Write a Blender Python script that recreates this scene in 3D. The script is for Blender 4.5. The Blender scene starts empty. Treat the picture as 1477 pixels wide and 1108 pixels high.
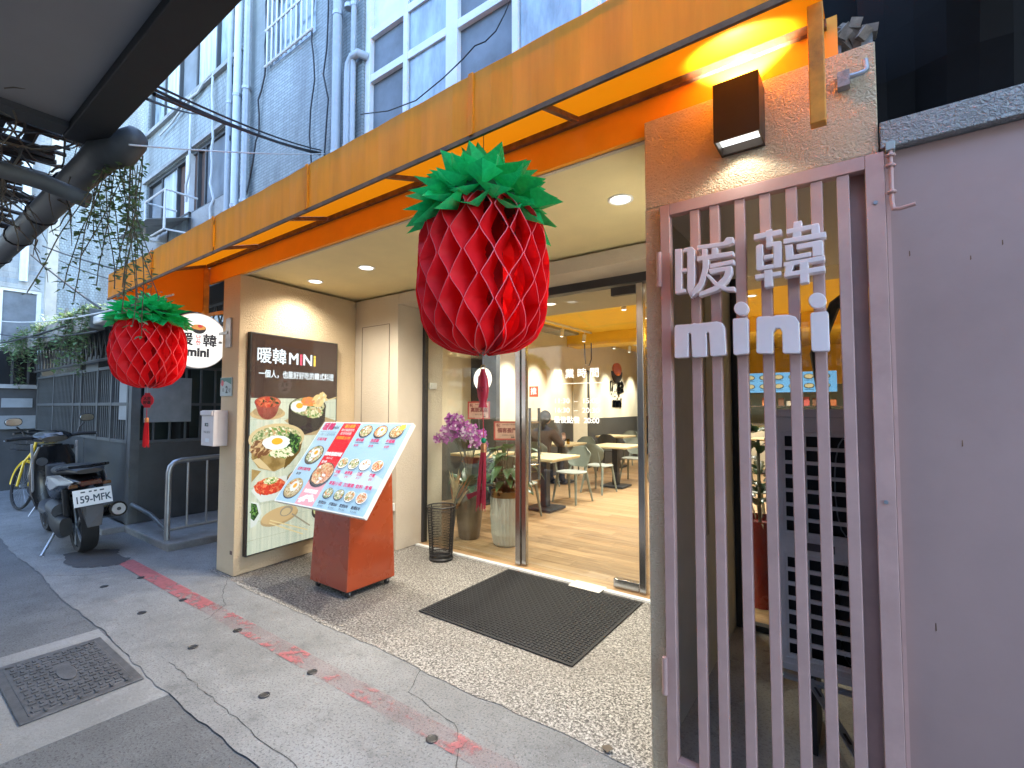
import bpy, bmesh, math, random
from mathutils import Vector, Matrix, Euler
R = math.radians
rnd = random.Random(7)
sc = bpy.context.scene
COL = sc.collection
# ------------------------------------------------------------------ camera, world, sun, exposure
EYE = 1.45; YAW = 36.0; PIT = 2.6; FPX = 691.0; PW, PH = 1477.0, 1108.0
cd = bpy.data.cameras.new('camera'); cam = bpy.data.objects.new('camera', cd); COL.objects.link(cam)
cam.location = (0, 0, EYE); cam.rotation_euler = (R(90 + PIT), 0, R(YAW))
cd.sensor_width = 36; cd.lens = FPX / PW * 36; cd.clip_start = .02; cd.clip_end = 400
sc.camera = cam
SUN_EL, SUN_AZ = 50, -25                       # the sun stands behind the shop, so the alley lies in shade
wd = bpy.data.worlds.new('World'); sc.world = wd; wd.use_nodes = True
wn = wd.node_tree.nodes; wl = wd.node_tree.links
sky = wn.new('ShaderNodeTexSky'); sky.sky_type = 'NISHITA'; sky.sun_disc = False
sky.ozone_density = 2.2; sky.dust_density = .4; sky.sun_elevation = R(SUN_EL); sky.sun_rotation = R(SUN_AZ)
wl.new(sky.outputs[0], wn['Background'].inputs[0]); wn['Background'].inputs[1].default_value = .15
sl = bpy.data.lights.new('sun', 'SUN'); sl.energy = 2.5; sl.angle = R(.6); sl.color = (1, .95, .88)
so = bpy.data.objects.new('sun', sl); COL.objects.link(so)
sd = Vector((math.sin(R(SUN_AZ)) * math.cos(R(SUN_EL)), math.cos(R(SUN_AZ)) * math.cos(R(SUN_EL)), math.sin(R(SUN_EL))))
so.rotation_euler = sd.to_track_quat('Z', 'Y').to_euler()
so.location = (0, 0, 20)
EXPO = 3.55
vs = sc.view_settings; vs.view_transform = 'Standard'; vs.look = 'None'; vs.exposure = EXPO; vs.gamma = 1; vs.use_curve_mapping = False
LK = 2 ** -EXPO                               # emission that shows as display white at this exposure
sc.render.engine = 'CYCLES'
cy = sc.cycles
cy.use_denoising = True
try: cy.denoiser = 'OPENIMAGEDENOISE'
except Exception: pass
cy.max_bounces = 8; cy.diffuse_bounces = 4; cy.glossy_bounces = 4; cy.transparent_max_bounces = 16; cy.transmission_bounces = 6
cy.caustics_reflective = False; cy.caustics_refractive = False; cy.sample_clamp_indirect = 6
# ------------------------------------------------------------------ photo pixel -> point on a plane
_f = Vector((-math.sin(R(YAW)) * math.cos(R(PIT)), math.cos(R(YAW)) * math.cos(R(PIT)), math.sin(R(PIT))))
_r = Vector((math.cos(R(YAW)), math.sin(R(YAW)), 0)); _u = _r.cross(_f)
_c = Vector((0, 0, EYE))
def ray(x, y): return _f * FPX + _r * (x - PW / 2) - _u * (y - PH / 2)
def gz(x, y, z=0): d = ray(x, y); return _c + d * ((z - EYE) / d.z)
def gy(x, y, Y): d = ray(x, y); return _c + d * (Y / d.y)
def gx(x, y, X): d = ray(x, y); return _c + d * (X / d.x)
# ------------------------------------------------------------------ mesh builder
class MB:
    def __init__(s): s.v = []; s.f = []; s.mi = []; s.m = 0
    def add(s, vs_, fs):
        b = len(s.v); s.v += [tuple(p) for p in vs_]
        for f in fs: s.f.append([b + i for i in f]); s.mi.append(s.m)
        return s
    def box(s, x0, x1, y0, y1, z0, z1):
        return s.add([(x0,y0,z0),(x1,y0,z0),(x1,y1,z0),(x0,y1,z0),(x0,y0,z1),(x1,y0,z1),(x1,y1,z1),(x0,y1,z1)],
                     [(0,3,2,1),(4,5,6,7),(0,1,5,4),(1,2,6,5),(2,3,7,6),(3,0,4,7)])
    def cbox(s, c, sx, sy, sz, rot=None):
        m = rot.to_3x3() if rot is not None else Matrix.Identity(3); c = Vector(c)
        P = [c + m @ Vector((a*sx/2, b*sy/2, d*sz/2)) for d in (-1,1) for a, b in ((-1,-1),(1,-1),(1,1),(-1,1))]
        return s.add(P, [(0,3,2,1),(4,5,6,7),(0,1,5,4),(1,2,6,5),(2,3,7,6),(3,0,4,7)])
    def beam(s, p0, p1, w, h, up=(0,0,1)):
        p0 = Vector(p0); p1 = Vector(p1); d = (p1-p0).normalized(); up = Vector(up)
        a = d.cross(up)
        if a.length < 1e-4: a = d.cross(Vector((1,0,0)))
        a.normalize(); b = a.cross(d)
        P = [q + a*(i*w/2) + b*(j*h/2) for q in (p0,p1) for i, j in ((-1,-1),(1,-1),(1,1),(-1,1))]
        return s.add(P, [(0,1,2,3),(7,6,5,4),(4,5,1,0),(5,6,2,1),(6,7,3,2),(7,4,0,3)])
    def tube(s, pts, r, n=8, caps=True):
        pts = [Vector(p) for p in pts]; L = len(pts)
        rs = r if isinstance(r, (list, tuple)) else [r]*L
        P = []; pa = None
        for i, p in enumerate(pts):
            d = (pts[min(i+1,L-1)] - pts[max(i-1,0)]).normalized()
            a = pa - d*pa.dot(d) if pa is not None else d.cross(Vector((0,0,1)) if abs(d.z) < .9 else Vector((1,0,0)))
            if a.length < 1e-5: a = d.orthogonal()
            a.normalize(); pa = a; b = d.cross(a)
            for k in range(n):
                t = 2*math.pi*k/n; P.append(p + (a*math.cos(t) + b*math.sin(t))*rs[i])
        F = [(i*n+k, i*n+(k+1)%n, (i+1)*n+(k+1)%n, (i+1)*n+k) for i in range(L-1) for k in range(n)]
        if caps: F += [tuple(range(n-1,-1,-1)), tuple(range((L-1)*n, L*n))]
        return s.add(P, F)
    def lathe(s, prof, c=(0,0,0), n=20, caps=True, rib=0):
        c = Vector(c); P = []
        for r, z in prof:
            for k in range(n):
                t = 2*math.pi*k/n; q = r*(1 + (rib if k % 2 else 0)); P.append(c + Vector((q*math.cos(t), q*math.sin(t), z)))
        L = len(prof)
        F = [(i*n+k, i*n+(k+1)%n, (i+1)*n+(k+1)%n, (i+1)*n+k) for i in range(L-1) for k in range(n)]
        if caps: F += [tuple(range(n-1,-1,-1)), tuple(range((L-1)*n, L*n))]
        return s.add(P, F)
    def ball(s, c, r, n=10, sz=1):
        m = n//2
        return s.lathe([(max(r*math.sin(math.pi*i/m), 1e-4), -r*sz*math.cos(math.pi*i/m)) for i in range(m+1)], c, n)
    def prism(s, pts, nrm, d):                  # closed outline in 3-D pushed along nrm by d
        pts = [Vector(p) for p in pts]; q = [p + Vector(nrm)*d for p in pts]; n = len(pts)
        F = [tuple(range(n)), tuple(range(2*n-1, n-1, -1))] + [(i, n+i, n+(i+1)%n, (i+1)%n) for i in range(n)]
        return s.add(pts + q, F)
    def quad(s, *p): return s.add(p, [tuple(range(len(p)))])
    def loft(s, secs, n=18, ax='x', e=2.6):     # superellipse sections: (t, y, z, half width, half height)
        P = []
        for t, y, z, w, h in secs:
            for k in range(n):
                a = 2*math.pi*k/n; ca, sa = math.cos(a), math.sin(a)
                u = w*math.copysign(abs(ca)**(2/e), ca); v = h*math.copysign(abs(sa)**(2/e), sa)
                P.append((t, y+u, z+v) if ax == 'x' else (z+v, y+u, t))
        L = len(secs)
        F = [(i*n+k, i*n+(k+1)%n, (i+1)*n+(k+1)%n, (i+1)*n+k) for i in range(L-1) for k in range(n)]
        F += [tuple(range(n-1,-1,-1)), tuple(range((L-1)*n, L*n))]
        return s.add(P, F)
    def mesh(s, name, off=(0,0,0), smooth=False):
        me = bpy.data.meshes.new(name); o = Vector(off)
        me.from_pydata([tuple(Vector(p)-o) for p in s.v], [], s.f)
        me.polygons.foreach_set('material_index', s.mi)
        bm = bmesh.new(); bm.from_mesh(me); bmesh.ops.recalc_face_normals(bm, faces=bm.faces); bm.to_mesh(me); bm.free()
        if smooth: me.polygons.foreach_set('use_smooth', [True]*len(me.polygons))
        me.update(); return me
    def build(s, name, mat, parent=None, smooth=False, bevel=0, fix=True, sub=0):
        if parent is not None: off = ORG.get(parent, Vector())
        else:
            xs = [p[0] for p in s.v]; ys = [p[1] for p in s.v]; zs = [p[2] for p in s.v]
            off = Vector(((min(xs)+max(xs))/2, (min(ys)+max(ys))/2, min(zs)))
        me = s.mesh(name, off, smooth)
        for m in (mat if isinstance(mat, (list, tuple)) else [mat]): me.materials.append(m)
        o = bpy.data.objects.new(name, me); COL.objects.link(o)
        if parent is not None: o.parent = parent; ORG[o] = off
        else: o.location = off; ORG[o] = off
        if bevel:
            b = o.modifiers.new('bevel', 'BEVEL'); b.width = bevel; b.segments = 2; b.limit_method = 'ANGLE'; b.angle_limit = R(40)
        if smooth and not sub:
            me.set_sharp_from_angle(angle=R(38))
        if sub:
            b = o.modifiers.new('sub', 'SUBSURF'); b.levels = sub; b.render_levels = sub
        return o
ORG = {}
def empty(name, loc=(0,0,0)):
    o = bpy.data.objects.new(name, None); COL.objects.link(o); o.location = loc; o.empty_display_size = .1
    ORG[o] = Vector(loc); return o
def tag(o, label, cat, group=None):
    o['label'] = label; o['category'] = cat
    if group: o['group'] = group
    return o
def struct(o): o['kind'] = 'structure'; return o
def stuff(o): o['kind'] = 'stuff'; return o
def inst(name, me, parent, mat4):
    o = bpy.data.objects.new(name, me); COL.objects.link(o); o.parent = parent; o.matrix_basis = mat4; return o
def copy_tree(o, parent=None):
    c = o.copy(); COL.objects.link(c); c.parent = parent
    for ch in list(o.children): copy_tree(ch, c)
    return c
def arc(c, rx, ry, a0, a1, n):
    return [(c[0]+rx*math.cos(R(a0+(a1-a0)*i/n)), c[1]+ry*math.sin(R(a0+(a1-a0)*i/n))) for i in range(n+1)]
def sag(p0, p1, d, n=10):
    p0 = Vector(p0); p1 = Vector(p1)
    return [p0.lerp(p1, i/n) - Vector((0,0,4*d*(i/n)*(1-i/n))) for i in range(n+1)]
def wobble(p0, p1, amp, n=10, rr=rnd):
    p0 = Vector(p0); p1 = Vector(p1)
    return [p0.lerp(p1, i/n) + (Vector((rr.uniform(-1,1), rr.uniform(-.3,.3), rr.uniform(-1,1)))*amp if 0 < i < n else Vector()) for i in range(n+1)]
# ------------------------------------------------------------------ materials
def _mat(name):
    m = bpy.data.materials.new(name); m.use_nodes = True; return m, m.node_tree.nodes, m.node_tree.links, m.node_tree.nodes['Principled BSDF']
def c4(c): return (c[0], c[1], c[2], 1)
def hsvk(c, k): return tuple(max(0, min(1, x*k)) for x in c)
def nz(n, l, scale, detail=4, rough=.55, stretch=None, coord='Object'):
    tc = n.new('ShaderNodeTexCoord'); t = n.new('ShaderNodeTexNoise'); t.inputs['Scale'].default_value = scale
    t.inputs['Detail'].default_value = detail; t.inputs['Roughness'].default_value = rough
    if stretch:
        mp = n.new('ShaderNodeMapping'); mp.inputs['Scale'].default_value = stretch
        l.new(tc.outputs[coord], mp.inputs[0]); l.new(mp.outputs[0], t.inputs['Vector'])
    else: l.new(tc.outputs[coord], t.inputs['Vector'])
    return t
def ramp(n, l, src, stops):
    r = n.new('ShaderNodeValToRGB'); e = r.color_ramp.elements
    while len(e) < len(stops): e.new(.5)
    for i, (p, c) in enumerate(stops): e[i].position = p; e[i].color = c4(c) if isinstance(c, tuple) else (c, c, c, 1)
    l.new(src, r.inputs[0]); return r.outputs[0]
def mix(n, l, fac, a, b, mode='MIX'):
    m = n.new('ShaderNodeMix'); m.data_type = 'RGBA'; m.blend_type = mode
    for i, x in ((0, fac), (6, a), (7, b)):
        if isinstance(x, (int, float)): m.inputs[i].default_value = x
        elif isinstance(x, tuple): m.inputs[i].default_value = c4(x)
        else: l.new(x, m.inputs[i])
    return m.outputs[2]
def bump(n, l, b, h, strength, dist=.01):
    u = n.new('ShaderNodeBump'); u.inputs['Strength'].default_value = strength; u.inputs['Distance'].default_value = dist
    l.new(h, u.inputs['Height']); l.new(u.outputs[0], b.inputs['Normal'])
def M(name, col, rough=.6, metal=0, var=.14, scale=5, bmp=0, bs=80, bd=.004, stretch=None, emit=None, es=0, rv=.12, coat=0, spec=None, dirt=0, dcol=(.05,.045,.04)):
    m, n, l, b = _mat(name)
    t = nz(n, l, scale, 6, .6, stretch)
    o = ramp(n, l, t.outputs['Fac'], [(.3, hsvk(col, 1-var)), (.7, hsvk(col, 1+var))])
    if dirt:
        t2 = nz(n, l, scale*.37+.6, 8, .7, stretch); o = mix(n, l, ramp(n, l, t2.outputs['Fac'], [(.52, 0.), (.75, dirt)]), o, dcol)
    l.new(o, b.inputs['Base Color'])
    r = n.new('ShaderNodeMapRange'); r.inputs[3].default_value = max(.02, rough-rv); r.inputs[4].default_value = min(1, rough+rv)
    l.new(t.outputs['Fac'], r.inputs[0]); l.new(r.outputs[0], b.inputs['Roughness'])
    b.inputs['Metallic'].default_value = metal
    if coat: b.inputs['Coat Weight'].default_value = coat; b.inputs['Coat Roughness'].default_value = .08
    if spec is not None: b.inputs['Specular IOR Level'].default_value = spec
    if bmp: t3 = nz(n, l, bs, 4, .6); bump(n, l, b, t3.outputs['Fac'], bmp, bd)
    if emit is not None: b.inputs['Emission Color'].default_value = c4(emit); b.inputs['Emission Strength'].default_value = es
    return m
def stucco(name, col, bs=70, st=.8, bd=.012):
    m, n, l, b = _mat(name)
    t = nz(n, l, 2.2, 5); l.new(ramp(n, l, t.outputs['Fac'], [(.3, hsvk(col, .93)), (.7, hsvk(col, 1.05))]), b.inputs['Base Color'])
    b.inputs['Roughness'].default_value = .85
    v = nz(n, l, bs, 3, .5); v.inputs['Distortion'].default_value = 1.2
    h = ramp(n, l, v.outputs['Fac'], [(.35, 0.), (.62, 1.)])
    bump(n, l, b, h, st, bd); return m
def glow(name, col, k, base=.3):               # printed film or glass lit from behind: screens, light boxes, lamps
    m, n, l, b = _mat(name)
    b.inputs['Base Color'].default_value = c4(hsvk(col, base)); b.inputs['Roughness'].default_value = .2
    b.inputs['Emission Color'].default_value = c4(col); b.inputs['Emission Strength'].default_value = k*LK; return m
def glowv(name, c1, c2, k, scale, detail=4, lo=.4, hi=.62, stretch=None, c3=None):
    m, n, l, b = _mat(name)
    t = nz(n, l, scale, detail, .6, stretch)
    st = [(lo, c1), (hi, c2)] + ([(hi+.1, c3)] if c3 else [])
    o = ramp(n, l, t.outputs['Fac'], st); l.new(mix(n, l, 1., o, (.3,.3,.3), 'MULTIPLY'), b.inputs['Base Color'])
    l.new(o, b.inputs['Emission Color']); b.inputs['Emission Strength'].default_value = k*LK; b.inputs['Roughness'].default_value = .2; return m
def thin(name, col, trans=.5, rough=.5, var=.1, scale=8, spec=.4, streak=0, tcol=None):    # cloth, paper and leaves that let light through
    m, n, l, b = _mat(name)
    t = nz(n, l, scale, 5, .6, (6,6,.5) if streak else None)
    o = ramp(n, l, t.outputs['Fac'], [(.3, hsvk(col, 1-var)), (.7, hsvk(col, 1+var))])
    l.new(o, b.inputs['Base Color']); b.inputs['Roughness'].default_value = rough; b.inputs['Specular IOR Level'].default_value = spec
    tr = n.new('ShaderNodeBsdfTranslucent'); l.new(o, tr.inputs[0])
    if tcol: l.remove(tr.inputs[0].links[0]); tr.inputs[0].default_value = c4(tcol)
    mx = n.new('ShaderNodeMixShader'); mx.inputs[0].default_value = trans
    l.new(b.outputs[0], mx.inputs[1]); l.new(tr.outputs[0], mx.inputs[2]); l.new(mx.outputs[0], n['Material Output'].inputs[0]); return m
def glass(name, tint=(.93,.97,.95), ior=1.5, mul=1.0, rough=.0):
    m, n, l, b = _mat(name); n.remove(b)
    tr = n.new('ShaderNodeBsdfTransparent'); tr.inputs[0].default_value = c4(tint)
    g = n.new('ShaderNodeBsdfGlossy'); g.inputs['Roughness'].default_value = rough
    lw = n.new('ShaderNodeLayerWeight'); lw.inputs[0].default_value = .5
    pw = n.new('ShaderNodeMath'); pw.operation = 'POWER'; pw.inputs[1].default_value = 5; l.new(lw.outputs['Facing'], pw.inputs[0])
    f0 = ((ior-1)/(ior+1))**2
    mu = n.new('ShaderNodeMath'); mu.operation = 'MULTIPLY_ADD'; mu.use_clamp = True; mu.inputs[1].default_value = (1-f0)*mul; mu.inputs[2].default_value = f0*mul; l.new(pw.outputs[0], mu.inputs[0])
    mx = n.new('ShaderNodeMixShader'); l.new(mu.outputs[0], mx.inputs[0]); l.new(tr.outputs[0], mx.inputs[1]); l.new(g.outputs[0], mx.inputs[2])
    l.new(mx.outputs[0], n['Material Output'].inputs[0]); return m
def mosaic(name, c1, c2, mortar, bw, rh, horiz='x', msize=.12):
    m, n, l, b = _mat(name)
    tc = n.new('ShaderNodeTexCoord'); sp = n.new('ShaderNodeSeparateXYZ'); cb = n.new('ShaderNodeCombineXYZ')
    l.new(tc.outputs['Object'], sp.inputs[0]); l.new(sp.outputs[0 if horiz == 'x' else 1], cb.inputs[0]); l.new(sp.outputs[2], cb.inputs[1])
    br = n.new('ShaderNodeTexBrick'); l.new(cb.outputs[0], br.inputs[0])
    br.inputs['Color1'].default_value = c4(c1); br.inputs['Color2'].default_value = c4(c2); br.inputs['Mortar'].default_value = c4(mortar)
    br.inputs['Scale'].default_value = 1; br.inputs['Brick Width'].default_value = bw; br.inputs['Row Height'].default_value = rh
    br.inputs['Mortar Size'].default_value = rh*msize; br.inputs['Mortar Smooth'].default_value = .3; br.inputs['Bias'].default_value = -.1
    t = nz(n, l, 1.5, 9, .72, (1.6,1.6,.28)); t2 = nz(n, l, .5, 4)
    o = mix(n, l, ramp(n, l, t.outputs['Fac'], [(.40, 0.), (.66, .75)]), br.outputs[0], (.085,.09,.09))
    o = mix(n, l, ramp(n, l, t2.outputs['Fac'], [(.4, 0.), (.7, .35)]), o, (.62,.62,.6), 'SOFT_LIGHT')
    l.new(o, b.inputs['Base Color']); b.inputs['Roughness'].default_value = .45
    inv = n.new('ShaderNodeInvert'); l.new(br.outputs['Fac'], inv.inputs[1]); bump(n, l, b, inv.outputs[0], .7, .006); return m
def terrazzo(name):
    m, n, l, b = _mat(name)
    tc = n.new('ShaderNodeTexCoord')
    v = n.new('ShaderNodeTexVoronoi'); v.inputs['Scale'].default_value = 150; l.new(tc.outputs['Object'], v.inputs['Vector'])
    t = nz(n, l, 82, 3, .6); t.inputs['Distortion'].default_value = .8
    big = nz(n, l, 1.1, 6, .65)
    o = ramp(n, l, t.outputs['Fac'], [(.40, (.040,.037,.034)), (.50, (.19,.178,.162)), (.61, (.40,.38,.35))])
    bw = n.new('ShaderNodeRGBToBW'); l.new(v.outputs['Color'], bw.inputs[0]); o = mix(n, l, .45, o, bw.outputs[0], 'SOFT_LIGHT')
    o = mix(n, l, ramp(n, l, big.outputs['Fac'], [(.42, 0.), (.72, .42)]), o, (.13,.115,.10))
    l.new(o, b.inputs['Base Color']); b.inputs['Roughness'].default_value = .62; bump(n, l, b, t.outputs['Fac'], .35, .003); return m
def concrete(name, col, speck=.4, wear=.5, dark=(.09,.088,.085)):
    m, n, l, b = _mat(name)
    a = nz(n, l, .9, 9, .68); s_ = nz(n, l, 88, 3, .6); s2 = nz(n, l, 7, 9, .72); s3 = nz(n, l, 2.3, 10, .75); s4 = nz(n, l, 170, 2, .5)
    o = ramp(n, l, a.outputs['Fac'], [(.30, hsvk(col, .62)), (.5, col), (.70, hsvk(col, 1.32))])
    o = mix(n, l, ramp(n, l, s3.outputs['Fac'], [(.50, 0.), (.66, wear*.6)]), o, hsvk(dark, 1.6))
    o = mix(n, l, ramp(n, l, s2.outputs['Fac'], [(.32, .45), (.46, 0.)]), o, hsvk(col, 1.5))
    o = mix(n, l, ramp(n, l, s_.outputs['Fac'], [(.54, 0.), (.62, speck)]), o, dark)
    o = mix(n, l, ramp(n, l, s4.outputs['Fac'], [(.30, speck*.8), (.40, 0.)]), o, hsvk(col, 1.9))
    o = mix(n, l, ramp(n, l, s2.outputs['Fac'], [(.55, 0.), (.70, wear)]), o, dark)
    l.new(o, b.inputs['Base Color']); b.inputs['Roughness'].default_value = .8
    ad = n.new('ShaderNodeMath'); ad.operation = 'MULTIPLY_ADD'; ad.inputs[1].default_value = 2.; l.new(s2.outputs['Fac'], ad.inputs[0]); l.new(s_.outputs['Fac'], ad.inputs[2])
    bump(n, l, b, ad.outputs[0], .45, .006); return m
def wood(name, c1, c2, ax=(1.2,14,14)):
    m, n, l, b = _mat(name)
    oi = n.new('ShaderNodeObjectInfo')
    tc = n.new('ShaderNodeTexCoord'); ad = n.new('ShaderNodeVectorMath'); ad.operation = 'ADD'
    sc_ = n.new('ShaderNodeVectorMath'); sc_.operation = 'SCALE'; sc_.inputs['Scale'].default_value = 37.
    cb = n.new('ShaderNodeCombineXYZ')
    for i in range(3): l.new(oi.outputs['Random'], cb.inputs[i])
    l.new(cb.outputs[0], sc_.inputs[0]); l.new(tc.outputs['Object'], ad.inputs[0]); l.new(sc_.outputs[0], ad.inputs[1])
    mp = n.new('ShaderNodeMapping'); mp.inputs['Scale'].default_value = ax; l.new(ad.outputs[0], mp.inputs[0])
    t = n.new('ShaderNodeTexNoise'); t.inputs['Scale'].default_value = 2; t.inputs['Detail'].default_value = 7; t.inputs['Distortion'].default_value = .6
    l.new(mp.outputs[0], t.inputs['Vector'])
    o = ramp(n, l, t.outputs['Fac'], [(.3, c1), (.7, c2)])
    mr = n.new('ShaderNodeMapRange'); mr.inputs[3].default_value = .78; mr.inputs[4].default_value = 1.12; l.new(oi.outputs['Random'], mr.inputs[0])
    o2 = n.new('ShaderNodeVectorMath'); o2.operation = 'SCALE'; l.new(o, o2.inputs[0]); l.new(mr.outputs[0], o2.inputs['Scale'])
    l.new(o2.outputs[0], b.inputs['Base Color']); b.inputs['Roughness'].default_value = .42; bump(n, l, b, t.outputs['Fac'], .12, .002); return m
def plankfloor(name, c1, c2):
    m, n, l, b = _mat(name)
    tc = n.new('ShaderNodeTexCoord'); br = n.new('ShaderNodeTexBrick'); l.new(tc.outputs['Object'], br.inputs[0])
    br.inputs['Color1'].default_value = c4(c1); br.inputs['Color2'].default_value = c4(c2); br.inputs['Mortar'].default_value = c4(hsvk(c1, .45))
    br.inputs['Scale'].default_value = 1; br.inputs['Brick Width'].default_value = 1.21; br.inputs['Row Height'].default_value = .15; br.inputs['Mortar Size'].default_value = .004
    t = nz(n, l, 2, 7, .6, (1.2,14,1)); o = mix(n, l, .5, br.outputs[0], ramp(n, l, t.outputs['Fac'], [(.3, (.35,.35,.35)), (.7, (.65,.65,.65))]), 'OVERLAY')
    l.new(o, b.inputs['Base Color']); b.inputs['Roughness'].default_value = .42; return m
def worn_paint(name, col):
    m, n, l, b = _mat(name)
    a = nz(n, l, 3.2, 8, .7); g = nz(n, l, 26, 4, .6)
    tc = n.new('ShaderNodeTexCoord'); sp = n.new('ShaderNodeSeparateXYZ'); l.new(tc.outputs['Object'], sp.inputs[0])
    mr = n.new('ShaderNodeMapRange'); mr.inputs[1].default_value = -2.2; mr.inputs[2].default_value = -.4; mr.inputs[3].default_value = .22; mr.inputs[4].default_value = -.035; l.new(sp.outputs[0], mr.inputs[0])
    ad = n.new('ShaderNodeMath'); ad.operation = 'ADD'; l.new(a.outputs['Fac'], ad.inputs[0]); l.new(mr.outputs[0], ad.inputs[1])
    a2 = n.new('ShaderNodeMath'); a2.operation = 'MULTIPLY_ADD'; a2.inputs[1].default_value = .25; l.new(g.outputs['Fac'], a2.inputs[0]); l.new(ad.outputs[0], a2.inputs[2])
    al = ramp(n, l, a2.outputs[0], [(.61, .10), (.69, .74)])
    l.new(ramp(n, l, g.outputs['Fac'], [(.3, hsvk(col, .75)), (.7, hsvk(col, 1.15))]), b.inputs['Base Color']); b.inputs['Roughness'].default_value = .7
    l.new(al, b.inputs['Alpha']); return m
# ------------------------------------------------------------------ palette
BEIGE = (.68,.53,.34)
m_stucco = stucco('beige_stucco', BEIGE, 85, .8, .008)
m_wallp = stucco('beige_wall_paint', (.56,.49,.39), 55, .35, .006)
m_orange = M('orange_paint', (.92,.36,.015), .55, var=.06)
m_ceil = M('olive_cream_ceiling', (.74,.62,.33), .8, var=.04, bmp=.1, bs=40)
m_canvas = thin('orange_canvas', (.95,.25,.003), .72, .5, .10, 3, .3, tcol=(1,.20,.002))
m_canvas_end = thin('orange_end_canvas', (.85,.32,.01), .5, .5, .10, 3, .3, tcol=(.9,.30,.008))
m_valance = thin('weathered_orange_canvas', (.92,.38,.02), .5, .55, .12, 2.6, .3, streak=1)
m_rust = M('rusty_brown_steel', (.16,.075,.03), .75, var=.5, scale=18, bmp=.4, bs=120)
m_orange_steel = M('chipped_orange_steel', (.62,.26,.03), .6, var=.25, scale=14, dirt=.7, dcol=(.12,.06,.03))
m_gate = M('dusty_pink_metal', (.55,.335,.28), .5, var=.10, scale=7, bmp=.12, bs=140, bd=.001, dirt=.30, dcol=(.30,.17,.13))
m_pink = M('dusty_pink_wall_sheet', (.40,.255,.215), .55, var=.09, scale=1.6, bmp=.12, bs=24, dirt=.22, dcol=(.27,.17,.15))
m_letter = M('pale_pink_letter_metal', (.90,.78,.74), .4, var=.04)
m_steel = M('brushed_steel', (.42,.41,.40), .24, 1, var=.04, scale=3, rv=.03)
m_dsteel = M('dark_frame_metal', (.045,.045,.048), .45, .4)
m_black = M('black_plastic', (.018,.018,.02), .42, var=.3)
m_rubber = M('black_rubber', (.014,.014,.015), .8, var=.3)
m_white = M('white_enamel', (.72,.72,.70), .4, var=.04)
m_whitef = M('white_window_paint', (.66,.68,.68), .5, var=.1, dirt=.35, dcol=(.25,.25,.24))
m_alu = M('dull_aluminium', (.38,.40,.42), .45, .7, var=.15)
m_dgrey = M('dark_grey_paint', (.05,.053,.056), .65, var=.25, dirt=.4)
m_glass = glass('shop_glass', (.94,.97,.95), 1.5, 1.35)
m_winglass = M('old_window_glass', (.20,.26,.31), .12, var=.25, scale=2, spec=.8)
m_winfrost = M('frosted_window_glass', (.27,.35,.41), .2, var=.5, scale=2.5, spec=.7, stretch=(3,1,.8), dirt=.5, dcol=(.10,.13,.15))
m_winlight = M('curtained_window_glass', (.42,.50,.54), .2, var=.4, scale=4, stretch=(4,1,.25), spec=.7)
m_wingrey = M('grey_insect_screen', (.14,.165,.19), .6, var=.35, scale=3, dirt=.4)
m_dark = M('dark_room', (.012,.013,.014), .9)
m_lamp = glow('lamp_diffuser', (1,.95,.86), 3.2, .8)
m_lampw = glow('wall_lamp_glass', (.95,1,.97), 2.2, .8)
m_planks = wood('oak_floorboard', (.28,.165,.08), (.46,.30,.16))
m_floorw = plankfloor('oak_floor_far', (.34,.21,.10), (.44,.285,.15))
m_terr = terrazzo('exposed_aggregate')
m_conc = concrete('alley_concrete', (.18,.182,.182), .7, .6, (.07,.07,.07))
m_conc2 = concrete('manhole_concrete', (.20,.202,.202), .25, .35)
m_asph = concrete('alley_asphalt', (.10,.103,.108), .7, .45, (.028,.028,.03))
m_patch = concrete('tar_patch', (.05,.05,.055), .3, .3, (.02,.02,.02))
m_line = worn_paint('worn_red_paint', (.36,.105,.115))
m_iron = M('cast_iron', (.10,.098,.10), .6, .5, var=.3, scale=20, bmp=.3, bs=160)
m_cable = M('black_cable', (.012,.012,.014), .5)
m_cablew = M('pale_cable', (.52,.55,.56), .5)
m_pipe = M('grey_pvc_pipe', (.36,.40,.43), .45, var=.15, dirt=.3)
m_pipew = M('pale_pvc_pipe', (.55,.62,.66), .4, var=.1)
m_tile_a = mosaic('grey_mosaic_tiles', (.32,.365,.37), (.24,.28,.285), (.14,.165,.17), .095, .027)
m_tile_b = mosaic('pale_mosaic_tiles', (.37,.43,.44), (.30,.35,.36), (.22,.26,.265), .05, .05)
m_tile_c = mosaic('pale_mosaic_tiles_side', (.34,.41,.43), (.28,.34,.36), (.22,.26,.27), .05, .05, 'y')
m_brick_c = mosaic('blue_grey_brick', (.36,.42,.46), (.50,.50,.47), (.46,.48,.48), .26, .1, 'y')
m_cement = concrete('stained_cement', (.30,.31,.31), .2, .7, (.10,.10,.10))
m_leafv = thin('vine_leaf', (.13,.21,.09), .3, .55, .4, 25)
m_stem = M('dry_stem', (.10,.085,.055), .8, var=.3)
m_twig = M('dark_dry_twig', (.045,.036,.028), .85, var=.4)
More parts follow.
